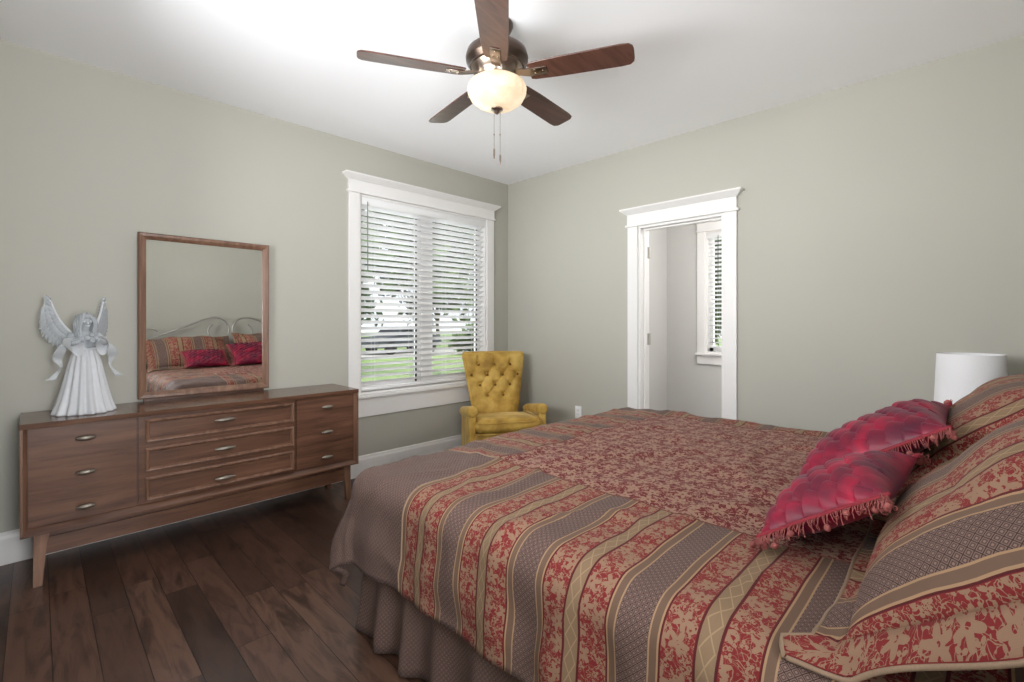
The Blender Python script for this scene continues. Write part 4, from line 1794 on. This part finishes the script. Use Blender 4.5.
# one continuous torso, neck, head and arms (forearms raised in front, hands together)
nodes = [(0, 0, .335, .036, .030), (0, .004, .37, .040, .032), (0, .008, .405, .046, .032), (0, .006, .428, .020), (0, .0, .448, .018),
         (0, -.008, .478, .036, .034), (0, -.006, .508, .030),
         (-.055, .004, .408, .020), (-.078, -.02, .365, .017), (-.060, -.070, .372, .013), (-.022, -.092, .395, .010),
         (.055, .004, .408, .020), (.078, -.02, .365, .017), (.060, -.070, .372, .013), (.022, -.092, .395, .010)]
edges = [(0, 1), (1, 2), (2, 3), (3, 4), (4, 5), (5, 6), (2, 7), (7, 8), (8, 9), (9, 10), (2, 11), (11, 12), (12, 13), (13, 14)]
body = skin(nodes, edges, 'body', M['acrylic_clear'], ang_)
# face details
mb = MB()
bm = bmesh.new()
bmesh.ops.create_uvsphere(bm, u_segments=10, v_segments=8, radius=.006)
bmesh.ops.scale(bm, verts=list(bm.verts), vec=(.7, 1, 1.3))
bmesh.ops.translate(bm, verts=list(bm.verts), vec=(0, -.043, .474))
mb.bm(bm)
for s in (-1, 1):
    bm = bmesh.new()
    bmesh.ops.create_uvsphere(bm, u_segments=10, v_segments=8, radius=.0055)
    bmesh.ops.translate(bm, verts=list(bm.verts), vec=(s * .014, -.036, .482))
    mb.bm(bm)
mb.tube([(-.009, -.0385, .461), (0, -.042, .459), (.009, -.0385, .461)], .0026, 6)
mb.build('face', M['acrylic'], ang_, smooth=180)
# hair: wavy locks framing the head
mb = MB()
for i in range(26):
    a = 2 * PI * i / 26
    if -.55 < math.atan2(math.sin(a + PI / 2), math.cos(a + PI / 2)) < .55:
        continue
    pts, rad = [], []
    for k_ in range(9):
        t = k_ / 8
        r = .006 + .040 * math.sin(min(1, t * 1.6) * PI / 2)
        z = .524 - .125 * t ** 1.5
        a2 = a + .12 * math.sin(t * 9 + i)
        pts.append((r * math.cos(a2), r * math.sin(a2) * .95 - .004, z))
        rad.append(.0085 * (1 - .5 * t))
    mb.tube(pts, rad, 7)
bm = bmesh.new()
bmesh.ops.create_uvsphere(bm, u_segments=18, v_segments=10, radius=.040)
bmesh.ops.scale(bm, verts=list(bm.verts), vec=(1, 1, .55))
bmesh.ops.translate(bm, verts=list(bm.verts), vec=(0, .004, .505))
mb.bm(bm)
mb.build('hair', M['acrylic_clear'], ang_, smooth=180)
# sleeves: wide open cuffs hanging from the forearms
for s in (-1, 1):
    mb = MB()

    def sl(i, j, s=s):
        a = 2 * PI * i / 20
        t = j / 7
        r = .019 + .017 * t
        cx_, cy_, cz_ = s * (.080 - .030 * t), -.015 - .060 * t, .375 - .012 * t
        return (cx_ + r * .75 * math.cos(a), cy_ + .35 * r * math.sin(a), cz_ + r * math.sin(a) * 1.1 - .02 * t * max(0, -math.sin(a)))
    mb.grid(sl, 20, 8, closed_u=True)
    mb.build('sleeve', M['acrylic'], ang_, smooth=180, fix=False)
# small trumpet-like horn held in the two hands
mb = MB().tube([(0, -.105, .402), (.0, -.098, .395), (0, -.09, .388)], [.010, .012, .010], 10)
for (x, y, z, r) in ((-.018, -.098, .398, .013), (.018, -.098, .398, .013), (0, -.104, .412, .012), (-.03, -.092, .384, .011), (.032, -.09, .386, .011), (.004, -.102, .380, .012)):
    bm = bmesh.new()
    bmesh.ops.create_icosphere(bm, subdivisions=2, radius=r)
    bmesh.ops.translate(bm, verts=list(bm.verts), vec=(x, y, z))
    mb.bm(bm)
mb.build('flower_posy', M['acrylic_clear'], ang_, smooth=180)


def wing(s):
    """feathered wing, root at the shoulder blade, tip raised up and out"""
    mb = MB()

    def lead(t):
        # leading edge: from shoulder up to tip
        P0, P1, P2, P3 = Vector((.025, .035, .40)), Vector((.066, .050, .44)), Vector((.100, .060, .49)), Vector((.128, .065, .612))
        return P0 * (1 - t) ** 3 + 3 * P1 * t * (1 - t) ** 2 + 3 * P2 * t * t * (1 - t) + P3 * t ** 3
    n = 17
    for layer, (lf, dy_) in enumerate(((1.0, .006), (.66, .0), (.36, -.005))):
        m_ = n - layer * 2
        for i in range(m_):
            t = .06 + .94 * i / (m_ - 1)
            p = lead(t)
            # feather direction: sweeping from downwards (root) to outwards-up (tip)
            a = math.radians(-104 + 62 * math.sin(PI * min(1, t * .62)))
            L = (.050 + .062 * math.sin(PI * min(1, t * .95 + .05))) * lf
            d = Vector((math.cos(a), .10, math.sin(a)))
            if t > .93:
                L *= .6
            sd = Vector((-math.sin(a), 0, math.cos(a)))
            wd = .0135
            vs, k_ = [], 8
            for q in range(k_):
                f = q / (k_ - 1)
                c = p + d * (L * f) + sd * (-.018 * f * f)
                ww = wd * (.7 + .5 * math.sin(PI * min(1, f * .9 + .1))) * (1 if f < .8 else max(.12, (1 - f) / .2))
                y_ = dy_ - .006 * math.sin(PI * f)
                vs += [(c + sd * ww + Vector((0, y_ + .002, 0))), (c + Vector((0, y_ - .003, 0))), (c - sd * ww + Vector((0, y_ + .002, 0))), (c + Vector((0, y_ + .005, 0)))]
            fs = [(0, 1, 2, 3), tuple(4 * (k_ - 1) + z for z in (3, 2, 1, 0))]
            for q in range(k_ - 1):
                for z in range(4):
                    fs.append((4 * q + z, 4 * q + (z + 1) % 4, 4 * q + 4 + (z + 1) % 4, 4 * q + 4 + z))
            mb.add([Vector((s * v.x, v.y, v.z)) for v in vs], fs)
    wg = mb.build('wing', M['acrylic_clear'], ang_, smooth=60)
    rib = MB().tube([(lambda p: (s * p.x, p.y - .004, p.z))(lead(i / 20)) for i in range(21)], [.009 - .005 * i / 20 for i in range(21)], 8)
    rib.build('wing_rib', M['acrylic'], wg, smooth=180)
    return wg


for s in (-1, 1):
    wg = wing(s)
    # the far wing is swept back
    rot = Matrix.Translation((s * .025, .035, 0)) @ Matrix.Rotation(math.radians(s * (24 if s > 0 else 4)), 4, 'Z') @ Matrix.Translation((-s * .025, -.035, 0))
    wg.data.transform(rot)
    for c_ in wg.children:
        c_.data.transform(rot)
# trailing ribbons beside the gown
for s in (-1, 1):
    mb = MB()
    cl = [(s * .085, -.02, .365), (s * .105, -.03, .33), (s * .112, -.01, .29), (s * .100, -.02, .25), (s * .118, -.015, .215), (s * .140, -.02, .185)]
    cl = smooth_path(cl, 5)
    vs = []
    for i, p in enumerate(cl):
        t = i / (len(cl) - 1)
        ww = .014 + .008 * math.sin(t * 7)
        for (q, dy_) in ((-ww, 0), (ww, .006 * math.sin(t * 12)), (ww, .003 + .006 * math.sin(t * 12)), (-ww, .003)):
            vs.append((p[0] + q, p[1] + dy_, p[2]))
    n = len(cl)
    fs = [(0, 1, 2, 3), tuple(4 * (n - 1) + z for z in (3, 2, 1, 0))]
    for q in range(n - 1):
        for z in range(4):
            fs.append((4 * q + z, 4 * q + (z + 1) % 4, 4 * q + 4 + (z + 1) % 4, 4 * q + 4 + z))
    mb.add(vs, fs)
    mb.build('ribbon', M['acrylic_clear'], ang_, smooth=60)

# ------------------------------------------------------------------ garden beyond the windows
GZ = -.45
o = MB().box((-30, .6, GZ - .2), (60, 70, GZ)).build('ground_outside', M['lawn'], smooth=0)
o['kind'] = 'structure'
o['label'] = 'sunlit green lawn outside the windows'
o['category'] = 'lawn'
o = MB().box((2.3, -30, GZ - .2), (60, .59, GZ)).build('ground_outside', M['lawn'], smooth=0)
o['kind'] = 'structure'
o['label'] = 'green lawn outside the small window'
o['category'] = 'lawn'
o = MB().box((-30, 17.0, GZ), (60, 21.5, GZ + .02)).build('road_outside', M['road'], smooth=0)
o['kind'] = 'structure'
o['label'] = 'pale concrete road beyond the lawn'
o['category'] = 'road'


def car(label, x, y, rz, col):
    t = thing('car', label, 'car', (x, y, GZ + .02), rz)
    body_ = [(-2.2, .35), (-2.25, .62), (-2.1, .88), (-1.2, .95), (-.65, 1.42), (.95, 1.46), (1.7, .98), (2.15, .9), (2.25, .6), (2.2, .35)]
    o = MB().prism(body_, 1, -.86, .86).build('body', col, t, smooth=0)
    bv = o.modifiers.new('round', 'BEVEL')
    bv.width = .06
    bv.segments = 3
    for s in (-1, 1):
        MB().prism([(-1.05, .97), (-.6, 1.36), (.1, 1.38), (.1, .97)], 1, s * .865, s * .872).build('side_window', M['carglass'], t, smooth=0)
        MB().prism([(.16, .97), (.16, 1.38), (.88, 1.39), (1.45, 1.0)], 1, s * .865, s * .872).build('side_window', M['carglass'], t, smooth=0)
        for wx in (-1.4, 1.4):
            MB().lathe([(.16, -.1), (.33, -.1), (.34, -.06), (.34, .06), (.33, .1), (.16, .1)], 28).move(
                Matrix.Translation((wx, s * .80, .33)) @ Matrix.Rotation(PI / 2, 4, 'X')).build('wheel', M['tyre'], t, smooth=40)
    return t


car('dark grey car parked on the road outside the window', 10.6, 19.2, math.radians(8), M['carpaint'])
car('pale silver car parked further along the road outside', 18.0, 18.4, math.radians(2), M['silver'])


def tree(label, x, y, h, cr, seed, mat, n=1500, trunk_h=None, cat='tree', name='garden_tree', group=None):
    rnd = random.Random(seed)
    t = thing(name, label, cat, (x, y, GZ), 0, group)
    th_ = trunk_h if trunk_h is not None else h * .14
    mb = MB()
    if th_ > .3:
        mb.tube([(0, 0, -.1), (.05, .02, th_ * .5), (0, .05, th_), (.1, 0, h * .75)], [.2, .16, .13, .05], 10)
        for i in range(5):
            a = rnd.random() * 6.28
            mb.tube([(0, 0, th_ * (.8 + .1 * i)), (cr * .4 * math.cos(a), cr * .4 * math.sin(a), th_ + cr * .5), (cr * .7 * math.cos(a), cr * .7 * math.sin(a), th_ + cr * .9)], [.08, .05, .02], 7)
        mb.build('trunk', M['bark'], t, smooth=60)
    mb = MB()
    zc = (th_ + h) / 2
    clumps = []
    for i in range(30):
        a, b = rnd.random() * 6.28, math.acos(rnd.uniform(-1, 1))
        r = rnd.random() ** .4
        clumps.append((r * cr * math.sin(b) * math.cos(a), r * cr * math.sin(b) * math.sin(a), zc + r * (h - th_) / 2 * math.cos(b)))
    for i in range(n):
        c = rnd.choice(clumps)
        p = Vector(c) + Vector([max(-1.6, min(1.6, rnd.gauss(0, 1))) for _ in range(3)]) * cr * .22
        s_ = rnd.uniform(.15, .30) * (cr / 2.2) ** .5
        e1 = Vector((rnd.uniform(-1, 1), rnd.uniform(-1, 1), rnd.uniform(-1, 1))).normalized()
        e2 = e1.orthogonal().normalized()
        e3 = e1.cross(e2)
        mb.add([p - e1 * s_ * 1.5, p + e2 * s_ * .7 + e3 * .02, p + e1 * s_ * 1.5, p - e2 * s_ * .7 + e3 * .02], [(0, 1, 2), (0, 2, 3)])
    fo = mb.build('foliage', mat, t, smooth=0, fix=False)
    fo['kind'] = 'stuff'
    return t


TREES = [(10, 26, 10.5, 2.9, 'dark'), (18.7, 27, 11.5, 3.0, 'light'), (27.2, 27, 10.5, 2.9, 'dark'), (14.2, 36, 12, 3.2, 'light'), (4.8, 35, 12, 3.2, 'light'), (24, 37, 12.5, 3.3, 'dark'), (34, 36, 13, 3.4, 'light')]
names_ = ['dark leafy tree straight behind the parked dark car', 'tall light green tree between the two parked cars', 'dark leafy tree behind the pale silver car',
          'tall light green tree past the pale silver car', 'light green tree across the road from the mirror wall', 'dark tree far along the road outside', 'light green tree at the far end of the road']
for i, (x, y, h, cr, kd) in enumerate(TREES):
    tree(names_[i], x, y, h, cr, 20 + i, M['leaf'] if kd == 'light' else M['leaf2'], 2600, group='trees across the road')
tree('near light green tree on the lawn with high hanging branches', 5.2, 9.5, 8.4, 3.0, 77, M['leaf'], 1600, 3.2)
tree('leafy green tree outside the small window of the next room', 9.5, .9, 6.5, 2.4, 91, M['leaf'], 1700, 1.0)
tree('dark green tree outside the small window, further out', 18.5, 6.2, 8.5, 2.8, 92, M['leaf2'], 1700, 1.2)
tree('low green shrub at the road edge behind the window blind', 12.8, 15.8, 1.5, .9, 55, M['leaf'], 700, .1, 'shrub', 'garden_shrub')
